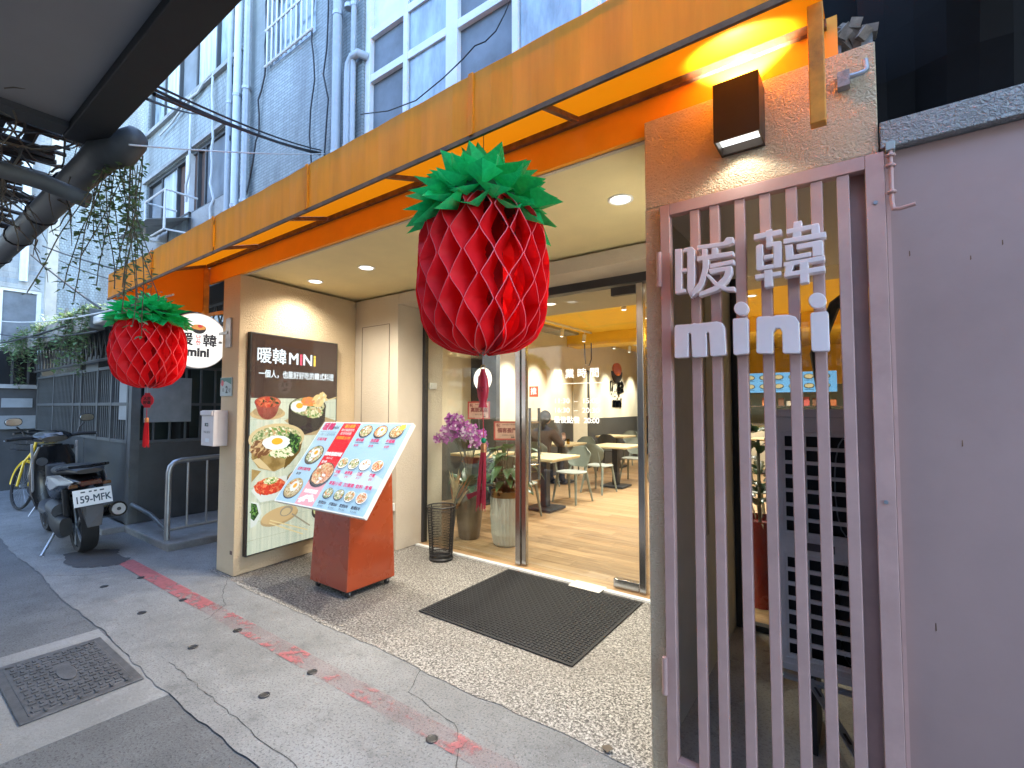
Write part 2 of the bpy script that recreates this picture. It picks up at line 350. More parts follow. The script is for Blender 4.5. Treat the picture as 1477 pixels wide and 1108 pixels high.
# ------------------------------------------------------------------ ground
def sheet(name, x0, x1, y0, y1, z, mat, t=.0): return struct(MB().quad((x0,y0,z),(x1,y0,z),(x1,y1,z),(x0,y1,z)).build(name, mat))
ground = sheet('alley_ground', -60, 60, -60, 60, -.010, m_asph)
strip = MB(); xs = [-14+.07*i for i in range(230)]
ye = [1.0+.010*math.sin(i*.23)+rnd.uniform(-.009,.009) for i in range(len(xs))]
for i in range(len(xs)-1): strip.quad((xs[i],ye[i],-.004),(xs[i+1],ye[i+1],-.004),(xs[i+1],9,-.004),(xs[i],9,-.004))
strip = struct(strip.build('concrete_strip', m_conc))
pc = MB(); px = [-4.7+.12*i for i in range(35)]
pe = [1.90+.006*math.sin(i*.7)+rnd.uniform(-.012,.012) for i in range(len(px))]
for i in range(len(px)-1):
    if px[i+1] <= -.62: pc.quad((px[i],pe[i],-.001),(px[i+1],pe[i+1],-.001),(px[i+1],3.53,-.001),(px[i],3.53,-.001))
porch = struct(pc.build('porch_floor', m_terr))
slab = struct(MB().box(-4.07,-2.87,.12,1.0,-.05,-.008).build('manhole_slab', m_conc2))
line = struct(MB().quad((-5.6,1.49,0),(-.8,1.53,0),(-.8,1.64,0),(-5.6,1.615,0)).build('red_line', m_line))
pt0 = [(-6.35,1.28),(-6.0,1.2),(-5.75,1.22),(-5.62,1.34),(-5.52,1.5),(-5.66,1.62),(-5.9,1.58),(-6.12,1.66),(-6.3,1.5)]
pt = []
for (x0, y0), (x1, y1) in zip(pt0, pt0[1:]+pt0[:1]):
    for k in range(6): pt.append((x0+(x1-x0)*k/6+rnd.uniform(-.018,.018), y0+(y1-y0)*k/6+rnd.uniform(-.018,.018)))
struct(MB().quad(*[(x,y,.0005) for x, y in pt]).build('tar_patch', m_patch))
for x, y in ((-4.96,1.49),(-4.96,1.245),(-4.14,1.51),(-4.12,1.25),(-3.3,1.52),(-3.29,1.26),(-2.46,1.53),(-2.46,1.27),(-1.55,1.54)):
    MB().lathe([(.027,0),(.027,.003),(.022,.005),(.017,.003)], (x,y,-.002), 14).build('drain_plug', m_black, strip)
rk = random.Random(31)
def crack(pts, w, parent, z, mat):
    mb = MB(); q = []
    for (x0, y0), (x1, y1) in zip(pts, pts[1:]):
        n = max(2, int(math.hypot(x1-x0, y1-y0)/.05))
        for k in range(n): q.append((x0+(x1-x0)*k/n+rk.uniform(-.008,.008), y0+(y1-y0)*k/n+rk.uniform(-.008,.008)))
    for i in range(len(q)-1):
        (x0, y0), (x1, y1) = q[i], q[i+1]; L = math.hypot(x1-x0, y1-y0) or 1; a, b = -(y1-y0)/L*w*rk.uniform(.3,1), (x1-x0)/L*w*rk.uniform(.3,1)
        mb.quad((x0-a,y0-b,z),(x1-a,y1-b,z),(x1+a,y1+b,z),(x0+a,y0+b,z))
    mb.build('crack', mat, parent)
m_crk = M('dirt_filled_crack', (.035,.034,.033), .9, var=.3)
crack([(-3.2,1.115),(-2.2,1.10),(-1.0,1.12)], .0022, strip, -.0025, m_crk); crack([(-4.45,1.97),(-4.0,1.72),(-3.8,1.66),(-3.6,1.42)], .0025, strip, -.0025, m_crk)
crack([(-5.7,1.02),(-5.4,1.25),(-5.35,1.42)], .0025, strip, -.0025, m_crk); crack([(-2.0,1.9),(-1.9,1.72),(-1.5,1.66),(-1.25,1.35),(-1.2,1.02)], .0022, strip, -.0025, m_crk)
crack([(-3.35,-.6),(-3.15,.12),(-2.87,.12)], .006, ground, -.0085, m_crk); crack([(-2.86,.12),(-2.1,.08),(-1.2,.14)], .005, ground, -.0085, m_crk); crack([(-7.6,.2),(-6.1,.45),(-4.6,.4)], .005, ground, -.0085, m_crk)
# manhole cover
mc = empty('manhole_cover', (-3.51,.74,-.008)); tag(mc, 'square cast iron manhole cover set in a concrete slab', 'manhole cover')
MB().box(-3.90,-3.13,.50,.97,-.0075,.002).build('frame', m_iron, mc, bevel=.02)
MB().box(-3.86,-3.17,.535,.935,-.006,.007).build('plate', m_iron, mc, bevel=.006)
tr = MB()
for i in range(15):
    for j in range(12):
        x = -3.825+.0455*i+(.011 if j % 2 else 0); y = .565+.031*j
        if abs(x+3.515) < .13 and abs(y-.735) < .045: continue
        if (i+j) % 2: tr.box(x-.017,x+.017,y-.006,y+.006,.0065,.012)
        else: tr.box(x-.007,x+.007,y-.013,y+.013,.0065,.012)
stuff(tr.build('tread_pattern', m_iron, mc))
tr = MB(); tr.lathe([(.11,.0065),(.11,.013),(.1,.014)], (0,0,0), 20); tr.v = [(-3.515+x, .735+y*.35, z) for x, y, z in tr.v]; tr.build('badge', m_iron, mc)
for x in (-3.83,-3.2):
    for y in (.56,.91): MB().lathe([(.014,.0065),(.014,.013)], (x,y,0), 10).build('bolt', m_iron, mc)
# side lane pad and kerb
struct(MB().box(-6.93,-5.62,1.9,6,-.05,.07).build('pavement', m_conc2, bevel=.015))
struct(MB().box(-9.9,-6.93,1.70,1.93,-.05,.06).build('kerb', m_conc2, bevel=.012))
# ------------------------------------------------------------------ shop building
def wall_open(x0, x1, z0, z1, y0, y1, ops, axis='y'):
    mb = MB(); X = sorted({x0,x1,*[o[0] for o in ops],*[o[1] for o in ops]}); Z = sorted({z0,z1,*[o[2] for o in ops],*[o[3] for o in ops]})
    hole = lambda a, b: any(o[0]-1e-6 <= a <= o[1]+1e-6 and o[2]-1e-6 <= b <= o[3]+1e-6 for o in ops)
    P = (lambda a, t, b: (a,t,b)) if axis == 'y' else (lambda a, t, b: (t,a,b))
    for i in range(len(X)-1):
        for j in range(len(Z)-1):
            a0, a1, b0, b1 = X[i], X[i+1], Z[j], Z[j+1]
            if hole((a0+a1)/2, (b0+b1)/2): continue
            for t in (y0, y1): mb.quad(P(a0,t,b0), P(a1,t,b0), P(a1,t,b1), P(a0,t,b1))
    for o in ops + [(x0,x1,z0,z1)]:
        a0, a1, b0, b1 = o[:4]
        for p, q in (((a0,b0),(a1,b0)),((a1,b0),(a1,b1)),((a1,b1),(a0,b1)),((a0,b1),(a0,b0))):
            mb.quad(P(p[0],y0,p[1]), P(q[0],y0,q[1]), P(q[0],y1,q[1]), P(p[0],y1,p[1]))
    return mb
shop = empty('restaurant_shopfront', (-2.3,1.95,0)); tag(shop, 'beige restaurant shopfront with recessed porch, orange header and glass doors', 'shopfront')
CE = 2.62
# left pillar with flared side wall carrying the screen
MB().prism([(-4.66,1.95,0),(-4.34,1.95,0),(-4.50,3.25,0),(-4.66,3.25,0)], (0,0,1), 2.6).build('pillar', m_stucco, shop, bevel=.008)
MB().box(-4.66,-3.80,3.25,3.9,0,2.6).build('back_wall', m_wallp, shop, bevel=.004)
pn = MB()
for a, b in (((-4.38,3.248,.35),(-4.38,3.248,2.30)),((-4.38,3.248,2.30),(-3.93,3.248,2.30)),((-3.93,3.248,2.30),(-3.93,3.248,.35)),((-3.93,3.248,.35),(-4.38,3.248,.35))):
    pn.beam(a, b, .006, .006, (0,1,0))
pn.build('panel_joint', M('panel_joint_shadow_gap', (.22,.19,.15), .8), shop)
MB().box(-3.798,-.737,3.25,3.56,2.49,2.6).build('door_header', m_wallp, shop)
MB().box(-4.66,-.64,1.98,3.9,CE,CE+.06).build('porch_ceiling', m_ceil, shop)
MB().box(-4.98,-.03,1.95,1.975,2.60,2.80).build('header_board', m_orange, shop)
MB().box(-4.66,-.71,1.976,2.0,2.595,2.619).build('ceiling_trim', m_wallp, shop)
# wall round the gate
MB().box(-.71,-.648,1.93,2.02,0,2.27).build('gate_jamb', m_stucco, shop)
MB().box(-.71,.07,1.93,2.02,2.272,2.648).build('gate_lintel', m_stucco, shop, bevel=.004)
MB().box(-.735,-.698,2.022,3.56,0,2.6).build('partition', M('grey_partition_paint', (.50,.51,.49), .7, var=.08), shop)
lv = MB()
for k in range(5): lv.box(-.697,-.686,2.62+.035*k,2.64+.035*k,.75,2.29)
lv.build('partition_louvre', M('louvre_grey', (.34,.33,.29), .6), shop)
# door threshold
MB().box(-3.79,-.738,3.50,3.545,-.002,.012).build('threshold', m_whitef, shop)
# interior shell
m_cream = M('cream_wall_paint', (.72,.66,.52), .8, var=.04, bmp=.08, bs=20)
m_wain = M('charcoal_wainscot', (.060,.056,.050), .6, var=.15)
m_yell = M('yellow_ceiling_paint', (.86,.54,.04), .75, var=.05)
m_teal = M('teal_grey_wall', (.25,.30,.28), .7, var=.05)
sh2 = MB()
sh2.box(-5.3,-5.2,3.9,14.6,1.15,3.1); sh2.build('side_wall', m_cream, shop)
MB().box(-5.3,-5.185,3.9,14.6,0,1.149).build('wainscot', m_wain, shop)
MB().box(-5.19,2.2,14.5,14.6,0,2.0).build('rear_wall', m_teal, shop)
MB().box(-5.19,2.2,14.49,14.6,2.002,3.1).build('rear_wall_upper', m_yell, shop)
MB().box(2.2,2.3,3.6,14.6,0,3.1).build('side_wall', m_cream, shop)
MB().box(-5.3,2.3,5.3,14.6,3.0,3.1).build('raised_ceiling', m_yell, shop)
MB().box(-5.3,2.3,3.9,5.3,CE+.002,CE+.08).build('front_ceiling', M('warm_grey_ceiling', (.40,.37,.31), .8, var=.03), shop)
MB().box(-5.3,2.3,5.28,5.3,CE+.082,3.0).build('ceiling_step', m_yell, shop)
MB().box(-5.19,2.2,9.2,9.7,2.74,2.998).build('ceiling_beam', m_yell, shop, bevel=.006)
MB().box(-.696,2.3,3.45,3.56,2.45,3.1).build('niche_lintel', m_wallp, shop)
MB().box(.52,2.3,3.45,3.56,0,2.449).build('niche_rear_wall', m_cement, shop)
MB().box(-.696,2.3,2.03,3.45,2.30,2.34).build('niche_ceiling', m_white, shop)
MB().box(1.0,1.06,2.05,3.45,0,2.45).build('niche_side_wall', m_white, shop)
dr = MB().box(-5.186,-5.17,9.45,10.2,0,2.25).build('inner_door', m_cream, shop); MB().box(-5.184,-5.160,10.12,10.22,0,2.28).build('door_edge', m_wain, dr)
# interior floor: the near boards one by one, the rest in the material
fl = struct(MB().box(-5.2,2.2,3.546,14.5,-.04,-.002).build('shop_floor', m_floorw))
pm = MB().box(-.604,.604,-.0735,.0735,0,.010); pme = pm.mesh('plank'); pme.materials.append(m_planks)
for j in range(13):
    y = 3.625+.15*j
    for i in range(5):
        x = -4.35+1.21*i-(j*.47 % 1.21)*.9
        if x > -.0+.9 or x < -5.0: continue
        inst('plank', pme, fl, Matrix.Translation(Vector((x,y,-.0015)) - ORG[fl]))
# ------------------------------------------------------------------ awning
aw = empty('canvas_awning', (-2.5,1.5,2.3)); tag(aw, 'long orange canvas awning with stained hanging front strip above the porch', 'awning')
AX0, AX1, AF, AB = -4.97, -.06, 1.20, 1.94
seam = [AX0,-4.0,-3.02,-2.04,-1.04,AX1]
zb = lambda x: 2.327+.045*(x-AX0)/(AX1-AX0)       # the front strip hangs a little lower at its far end
zt_ = lambda x: 2.527+.062*(x-AX0)/(AX1-AX0)
for i in range(5):
    mb = MB(); a, b = seam[i]+.004, seam[i+1]-.004; n = 12
    for k in range(n):
        x0 = a+(b-a)*k/n; x1 = a+(b-a)*(k+1)/n; w0 = .006*math.sin(k*1.9+i); w1 = .006*math.sin((k+1)*1.9+i)
        h0 = (zb(x0)+zt_(x0))/2; h1 = (zb(x1)+zt_(x1))/2
        mb.quad((x0,AF+w0*.3,zt_(x0)),(x1,AF+w1*.3,zt_(x1)),(x1,AF+w1,h1),(x0,AF+w0,h0)); mb.quad((x0,AF+w0,h0),(x1,AF+w1,h1),(x1,AF+w1*.6,zb(x1)),(x0,AF+w0*.6,zb(x0)))
    mb.build('valance', m_valance, aw, smooth=True)
    mb = MB().quad((a,AF+.01,zt_(a)+.003),(b,AF+.01,zt_(b)+.003),(b,AB,2.79),(a,AB,2.79)); mb.build('roof_cloth', m_canvas, aw)
for x in seam[1:-1]: MB().box(x-.010,x+.010,AF-.009,AF-.004,zb(x),zt_(x)).build('seam_strip', m_valance, aw)
MB().prism([(AX0,AF,zb(AX0)),(AX0,AB,2.32),(AX0,AB,2.79),(AX0,AF,zt_(AX0))], (1,0,0), .003).build('end_cloth', m_canvas_end, aw)
MB().beam((AX0,AF,zb(AX0)-.006),(AX1,AF,zb(AX1)-.006), .010, .016).build('hem', m_rust, aw)
MB().tube([(AX0,AF+.02,zt_(AX0)-.015),(AX1,AF+.02,zt_(AX1)-.015)], .011, 8).build('front_rail', m_rust, aw)
MB().box(AX0,AX1,1.925,1.947,2.755,2.785).build('rear_rail', m_rust, aw)
for x in seam[:-1]: MB().beam((x+.02,AF+.03,zt_(x)-.012),(x+.02,AB-.03,2.762), .022, .022).build('rib', m_rust, aw)
MB().box(-4.985,-4.95,1.90,1.945,2.28,2.744).build('end_post', m_orange_steel, aw)
MB().box(-.105,-.062,1.74,1.78,2.335,2.72).build('end_post', m_orange_steel, aw, bevel=.003)
MB().beam((-4.95,1.93,2.30),(-4.66,1.96,2.30), .02, .03).build('end_bracket', m_orange_steel, aw)
# ------------------------------------------------------------------ glass doors
fr = empty('glass_storefront', (-2.3,3.62,0)); tag(fr, 'full height glass storefront with steel posts under the beige door header', 'glass storefront')
GY = 3.62
MB().box(-3.79,-.74,GY-.05,GY+.05,2.42,2.489).build('top_frame', m_dsteel, fr)
MB().box(-3.798,-3.77,GY-.03,GY+.03,.012,2.42).build('side_channel', m_dsteel, fr)
MB().box(-3.769,-2.575,GY-.005,GY+.005,.012,2.42).build('pane', m_glass, fr)
MB().box(-2.57,-2.515,GY-.035,GY+.035,.012,2.42).build('post', m_steel, fr, bevel=.004)
MB().box(-1.345,-.742,GY-.005,GY+.005,.012,2.42).build('pane', m_glass, fr)
MB().box(-1.405,-1.352,GY-.03,GY+.03,.012,2.42).build('post', m_steel, fr, bevel=.004)
dd = empty('glass_door', (-1.95,GY,0)); tag(dd, 'glass door with long steel pull handles and white opening hours lettering', 'door')
MB().box(-2.46,-1.412,GY-.006,GY+.006,.015,2.41).build('pane', m_glass, dd)
MB().box(-2.508,-2.462,GY-.022,GY+.022,.015,2.41).build('stile', m_steel, dd, bevel=.003)
MB().box(-1.62,-1.412,GY-.025,GY+.025,.018,.085).build('hinge_plate', m_steel, dd, bevel=.003)
MB().box(-1.62,-1.412,GY-.025,GY+.025,2.34,2.408).build('hinge_plate', m_dsteel, dd, bevel=.003)
for yy in (GY-.075, GY+.075):
    MB().tube([(-2.38,yy,.78),(-2.38,yy,1.43)], .014, 10).build('pull_handle', m_steel, dd, smooth=True)
for zz in (.92,1.3): MB().tube([(-2.38,GY-.075,zz),(-2.38,GY+.075,zz)], .009, 8).build('handle_bolt', m_steel, dd)
# fonts: writing becomes mesh
def text_mesh(s, size=1, ext=0, off=0, align='CENTER', sp=1):
    c = bpy.data.curves.new('t', 'FONT'); c.body = s; c.size = size; c.extrude = ext; c.offset = off; c.align_x = align; c.align_y = 'CENTER'; c.space_character = sp
    o = bpy.data.objects.new('t', c); COL.objects.link(o)
    dg = bpy.context.evaluated_depsgraph_get(); dg.update()
    me = bpy.data.meshes.new_from_object(o.evaluated_get(dg)); bpy.data.objects.remove(o); bpy.data.curves.remove(c)
    V = [v.co.copy() for v in me.vertices]; F = [tuple(p.vertices) for p in me.polygons]; bpy.data.meshes.remove(me); return V, F
def put_text(mb, s, o, u, v, size, off=0, align='CENTER', sp=1, w=None):
    V, F = text_mesh(s, size, 0, 0, align, sp)
    if w and V:
        k = w/max(1e-6, max(p.x for p in V)-min(p.x for p in V)); V = [Vector((p.x*k, p.y, p.z)) for p in V]
    o = Vector(o); u = Vector(u); v = Vector(v)
    nn = u.cross(v).normalized()
    for k, (dx, dy) in enumerate(((0,0),(1,1),(-1,1),(1,-1),(-1,-1)) if off else ((0,0),)):
        mb.add([o + u*(p.x+dx*off) + v*(p.y+dy*off) + nn*(k*.00003) for p in V], F)
    return mb
m_vinyl = M('white_vinyl', (.80,.80,.78), .5, var=.02)
def vinyl(s, x, z, size, off=0, w=None):
    mb = MB(); put_text(mb, s, (x,GY-.0075,z), (1,0,0), (0,0,1), size, off, w=w); mb.build('lettering', m_vinyl, dd)
vinyl('營 業 時 間', -1.955, 1.72, .085, .0015, .43); vinyl('11:30  –  15:00', -1.955, 1.49, .060, 0, .42)
vinyl('16:30  –  20:30', -1.955, 1.41, .060, 0, .42); vinyl('最後點餐  20:00', -1.955, 1.325, .062, .001, .43)
MB().box(-2.17,-1.70,GY-.0078,GY-.0065,1.638,1.643).build('lettering_rule', m_vinyl, dd)
MB().box(-2.43,-2.335,GY-.0085,GY-.0065,1.53,1.625).build('push_sticker', M('red_sticker', (.62,.07,.03), .45), dd, bevel=.004)
put_text(MB(), '推', (-2.3825,GY-.0095,1.577), (1,0,0), (0,0,1), .065, .0015).build('push_letter', m_vinyl, dd)
tag(MB().box(-1.93,-1.66,GY-.20,GY-.06,.013,.017).build('paper_sheet', M('creased_white_paper', (.62,.60,.55), .6, var=.1, bmp=.6, bs=25, bd=.02)), 'creased white paper lying on the boards at the door hinge', 'paper')
# mat
mt = empty('doormat', (-1.95,2.95,0)); tag(mt, 'black ribbed rubber doormat on the speckled porch floor', 'doormat')
mb = MB().box(-2.56,-1.33,2.40,3.47,.0025,.009); mb.build('base', m_rubber, mt, bevel=.003)
mb = MB()
for i in range(44):
    for j in range(37):
        x = -2.53+.0272*i; y = 2.43+.0278*j
        if (i+j) % 2: mb.box(x-.0115,x+.0115,y-.005,y+.005,.009,.0135)
        else: mb.box(x-.005,x+.005,y-.0115,y+.0115,.009,.0135)
stuff(mb.build('rib_pattern', M('black_mat_ribs', (.013,.013,.015), .75, var=.3), mt))
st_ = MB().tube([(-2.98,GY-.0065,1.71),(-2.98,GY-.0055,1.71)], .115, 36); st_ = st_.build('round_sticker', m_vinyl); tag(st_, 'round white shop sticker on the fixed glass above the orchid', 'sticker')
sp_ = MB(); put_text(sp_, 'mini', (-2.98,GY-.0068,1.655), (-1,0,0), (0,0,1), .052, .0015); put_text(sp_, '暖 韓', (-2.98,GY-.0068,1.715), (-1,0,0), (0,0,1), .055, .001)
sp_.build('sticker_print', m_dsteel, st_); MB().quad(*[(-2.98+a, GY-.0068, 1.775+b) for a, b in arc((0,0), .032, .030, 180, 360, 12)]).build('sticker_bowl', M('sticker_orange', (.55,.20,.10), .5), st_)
# ------------------------------------------------------------------ lamps
def lamp(parent, kind, loc, power, col, size=.06, spot=None, blend=.6, aim=None, name='lamp_light'):
    L = bpy.data.lights.new(name, kind); L.energy = power*.50; L.color = col
    if kind == 'SPOT': L.spot_size = R(spot); L.spot_blend = blend; L.shadow_soft_size = size
    elif kind == 'AREA': L.shape = 'DISK'; L.size = size
    else: L.shadow_soft_size = size
    o = bpy.data.objects.new(name, L); COL.objects.link(o); o.parent = parent
    o.location = Vector(loc) - ORG[parent]
    if aim is not None: o.rotation_euler = (-(Vector(aim)-Vector(loc))).to_track_quat('Z', 'Y').to_euler()
    return o
WARM = (1,.95,.87); WARM2 = (1,.93,.80)
def downlight(x, y, z, p, label, group, col=WARM2):
    t = empty('downlight', (x,y,z)); tag(t, label, 'downlight', group)
    MB().lathe([(.052,-.002),(.068,-.007),(.072,-.004),(.072,0)], (x,y,z), 24, False).build('trim_ring', m_white, t, smooth=True)
    MB().lathe([(.001,-.005),(.054,-.005),(.054,-.001)], (x,y,z), 24, False).build('diffuser', m_lamp, t)
    lamp(t, 'SPOT', (x,y,z-.03), p, col, .05, 150, .8, (x,y,0))
PC = 'round white downlights in the porch ceiling'
for i, w_ in enumerate(('nearest the stucco gate wall','over the doormat before the door','over the fixed glass pane','over the tilted menu board','beside the security camera')): downlight(-1.07-.762*i, 2.52, CE, (27,27,27,27,13)[i], 'round white downlight in the olive porch ceiling '+w_, PC)
for i, w_ in enumerate(('behind the partition','behind the steel door post','behind the pull handles','over the orchid')): downlight(-.95-.95*i, 4.68, CE, 15, 'round white downlight in the low ceiling inside the glass '+w_, 'downlights inside the shop')
for x, y in ((-1.2,7.4),(-3.2,6.6),(-1.2,11.2),(-3.3,11.4),(.8,9)): downlight(x, y, 3.0, 60, 'unseen downlight added in the raised yellow ceiling to brighten the room', 'added downlights in the yellow ceiling', WARM)  # unseen lamps added for general light in the room
def track(y0, y1, ys, x):
    t = empty('track_light', (x,(y0+y1)/2,2.99)); tag(t, 'pale ceiling track with small spotlights washing the cream side wall', 'track light')
    MB().box(x-.018,x+.018,y0,y1,2.965,2.998).build('rail', m_white, t)
    for y in ys:
        h = MB().tube([(x,y,2.965),(x,y,2.90)], .008, 6).build('stem', m_white, t)
        MB().tube([(x,y,2.91),(x-.02,y,2.77)], .035, 12).build('spot_head', m_white, t, smooth=True)
        MB().tube([(x-.0205,y,2.768),(x-.0208,y,2.764)], .031, 12).build('lens', m_lamp, t)
        lamp(t, 'SPOT', (x-.022,y,2.75), 42, WARM2, .03, 62, .9, (-5.2,y,1.3))
    return t
track(5.6, 9.1, (6.1,7.0,7.9,8.8), -4.55); tag(track(9.9, 13.6, (10.3,11.2,12.0,12.8), -4.55), 'pale ceiling track behind the yellow beam with spotlights over the wall logo', 'track light')
t = empty('track_light', (-2.6,7.4,2.99)); tag(t, 'pale ceiling track with small spotlights over the middle tables', 'track light')
MB().box(-2.62,-2.58,5.7,9.1,2.965,2.998).build('rail', m_white, t)
for y in (6.2,7.0,7.9,8.7):
    MB().tube([(-2.6,y,2.965),(-2.6,y,2.90)], .008, 6).build('stem', m_white, t)
    MB().tube([(-2.6,y,2.91),(-2.6,y,2.77)], .035, 12).build('spot_head', m_white, t, smooth=True)
    MB().tube([(-2.6,y,2.768),(-2.6,y,2.764)], .031, 12).build('lens', m_lamp, t)
    lamp(t, 'SPOT', (-2.6,y,2.755), 30, WARM, .02, 80, .5, (-2.6,y,0))
# wall lamp above the gate
wlp = empty('wall_lamp', (-.325,1.93,2.4)); tag(wlp, 'dark brown box wall lamp shining up and down on the stucco', 'wall lamp')
m_brown = M('dark_bronze_metal', (.045,.028,.02), .4, .3)
hb = MB(); x0, x1, y0, y1, z0, z1 = -.405,-.255,1.80,1.929,2.40,2.615
for a in ((x0,x0+.006,y0,y1,z0,z1),(x1-.006,x1,y0,y1,z0,z1),(x0+.006,x1-.006,y0,y0+.006,z0,z1)): hb.box(*a)
hb.box(x0+.006,x1-.006,1.91,y1,z0,z1); hb.build('housing', m_brown, wlp)
MB().box(x0+.007,x1-.007,y0+.007,1.909,2.43,2.436).build('lower_glass', m_lampw, wlp)
MB().box(x0+.007,x1-.007,y0+.007,1.909,2.58,2.586).build('upper_glass', m_lampw, wlp)
MB().box(x0+.006,x1-.006,1.86,1.909,2.44,2.575).build('lamp_body', m_alu, wlp)
lamp(wlp, 'SPOT', (-.33,1.85,2.425), .75, (1,.97,.88), .02, 125, .35, (-.33,1.85,0))
lamp(wlp, 'SPOT', (-.33,1.86,2.592), 18, (1,.97,.88), .02, 105, .35, (-.33,1.85,5))
# cctv
cc = empty('cctv_camera', (-4.25,2.1,2.60)); tag(cc, 'small cream bullet security camera under the porch ceiling by the pillar', 'camera')
a = gz(352,402,2.615); b = Vector((a.x+.10, a.y-.10, 2.53))
MB().lathe([(.035,0),(.035,-.02),(.012,-.03)], (a.x,a.y,2.619), 14).build('mount', m_white, cc)
MB().tube([(a.x,a.y,2.6),(a.x+.005,a.y,2.575)], .010, 8).build('arm', m_white, cc)
d = (b-Vector((a.x-.02,a.y+.02,2.59))).normalized(); s0 = Vector((a.x-.02,a.y+.03,2.585))
MB().tube([s0, s0+d*.14], .032, 16).build('body', M('cream_camera_plastic', (.55,.42,.26), .4), cc, smooth=True)
MB().tube([s0+d*.138, s0+d*.165], .034, 16).build('hood', m_black, cc, smooth=True)
MB().tube([s0+d*.1655, s0+d*.168], .012, 10).build('lens', m_alu, cc)
# ------------------------------------------------------------------ flat prints on screens and boards
class Print:
    def __init__(s, o, u, v):
        s.o = Vector(o); s.u = Vector(u).normalized(); s.v = Vector(v).normalized(); s.n = s.u.cross(s.v).normalized(); s.mb = MB(); s.mats = []; s.k = 0
    def P(s, a, b, h): return s.o + s.u*a + s.v*b + s.n*h
    def mi(s, m):
        if m not in s.mats: s.mats.append(m)
        s.mb.m = s.mats.index(m); s.k += 1; return .0006 + s.k*.00004
    def poly(s, pts, m): h = s.mi(m); s.mb.quad(*[s.P(a,b,h) for a, b in pts]); return s
    def rect(s, a0, a1, b0, b1, m): return s.poly([(a0,b0),(a1,b0),(a1,b1),(a0,b1)], m)
    def ell(s, c, rx, ry, m, rot=0, n=26, jit=0):
        q = []
        for i in range(n):
            t = 2*math.pi*i/n; k = 1+rnd.uniform(-jit,jit); x, y = rx*k*math.cos(t), ry*k*math.sin(t); q.append((c[0]+x*math.cos(rot)-y*math.sin(rot), c[1]+x*math.sin(rot)+y*math.cos(rot)))
        return s.poly(q, m)
    def stroke(s, p, q, w, m):
        p = Vector(p); q = Vector(q); d = (q-p).normalized(); a = Vector((-d.y,d.x))*w/2; return s.poly([tuple(p-a),tuple(q-a),tuple(q+a),tuple(p+a)], m)
    def text(s, t, a, b, size, m, off=0, align='CENTER', w=None):
        h = s.mi(m); put_text(s.mb, t, s.P(a,b,h), s.u, s.v, size, off, align, w=w); return s
    def bowl(s, c, rx, ry, depth, rim, body, fill):
        s.ell(c, rx, ry, body); s.poly([(c[0]-rx,c[1])] + arc((c[0],c[1]-depth*.35), rx*.82, ry+depth*.65, 190, 350, 14) + [(c[0]+rx,c[1])], body)
        s.ell(c, rx, ry, rim); s.ell(c, rx*.93, ry*.90, fill, jit=.02); return s
    def egg(s, c, r, k=.5): return s.ell(c, r, r*k, g_egg, jit=.06).ell((c[0]+r*.05,c[1]+r*.08), r*.42, r*.42*k*1.15, g_yolk)
    def food(s, c, rx, ry, mats, n, sz, rot=None):
        for i in range(n):
            a = rnd.uniform(0,6.28); q = math.sqrt(rnd.random()); k = sz*rnd.uniform(.5,1.2)
            s.ell((c[0]+rx*q*math.cos(a), c[1]+ry*q*math.sin(a)), k, k*rnd.uniform(.25,.7), mats[i % len(mats)], rnd.uniform(0,3.14) if rot is None else rot+rnd.uniform(-.4,.4), 9, .15)
        return s
    def build(s, name, parent): return s.mb.build(name, s.mats, parent)
K = .95
g_brown = glow('screen_brown', (.060,.036,.030), K); g_table = glowv('screen_pale_table', (.50,.58,.46), (.66,.70,.55), K, 3, stretch=(12,12,.5))
g_tabl2 = glow('screen_tan_board', (.42,.31,.16), K); g_text = glow('screen_text', (.72,.86,.95), 1.15)
g_brass = glowv('screen_brass', (.20,.13,.04), (.42,.30,.12), K, 5); g_brass2 = glow('screen_brass_rim', (.55,.44,.24), K)
g_black = glow('screen_black_bowl', (.028,.026,.026), K); g_blk2 = glow('screen_bowl_rim', (.10,.10,.10), K)
g_rice = glowv('screen_food_greens', (.10,.18,.05), (.62,.58,.34), K, 46, 5); g_meat = glowv('screen_food_meat', (.20,.09,.035), (.50,.36,.17), K, 42, 5)
g_green = glowv('screen_spinach', (.010,.035,.015), (.07,.16,.05), K, 38); g_kim = glowv('screen_kimchi', (.38,.03,.02), (.70,.18,.08), K, 40)
g_egg = glow('screen_egg_white', (.74,.80,.76), K); g_yolk = glow('screen_yolk', (.90,.36,.03), 1.05); g_redb = glowv('screen_red_bowl', (.20,.04,.03), (.34,.08,.06), K, 9)
g_orange = glow('screen_carrot', (.80,.26,.06), K); g_tofu = glow('screen_tofu', (.74,.55,.24), K); g_white = glow('screen_white_dish', (.58,.64,.60), K)
g_sprout = glowv('screen_sprouts', (.34,.40,.16), (.68,.66,.38), K, 50)
g_wood = glow('screen_wood', (.55,.40,.20), K); g_gold = glow('screen_chopstick', (.70,.58,.30), K); g_spoon = glow('screen_spoon', (.30,.27,.20), K)
g_pinkM = glow('screen_pink', (.85,.12,.20), 1.05); g_yelM = glow('screen_yellow', (.85,.65,.10), 1.05)
g_leaf = glow('screen_leaf', (.12,.26,.06), K); g_lite = glow('screen_light_noodle', (.72,.70,.50), K); g_dmeat = glow('screen_dark_meat', (.16,.07,.03), K); g_lmeat = glow('screen_light_meat', (.50,.33,.16), K)
g_dgr = glow('screen_dark_green', (.015,.05,.02), K); g_rd1 = glow('screen_red_one', (.55,.05,.03), K); g_rd2 = glow('screen_red_two', (.75,.22,.10), K); g_shade = glow('screen_brass_shade', (.12,.075,.02), K); g_tsh = glow('screen_table_shade', (.40,.44,.32), K)
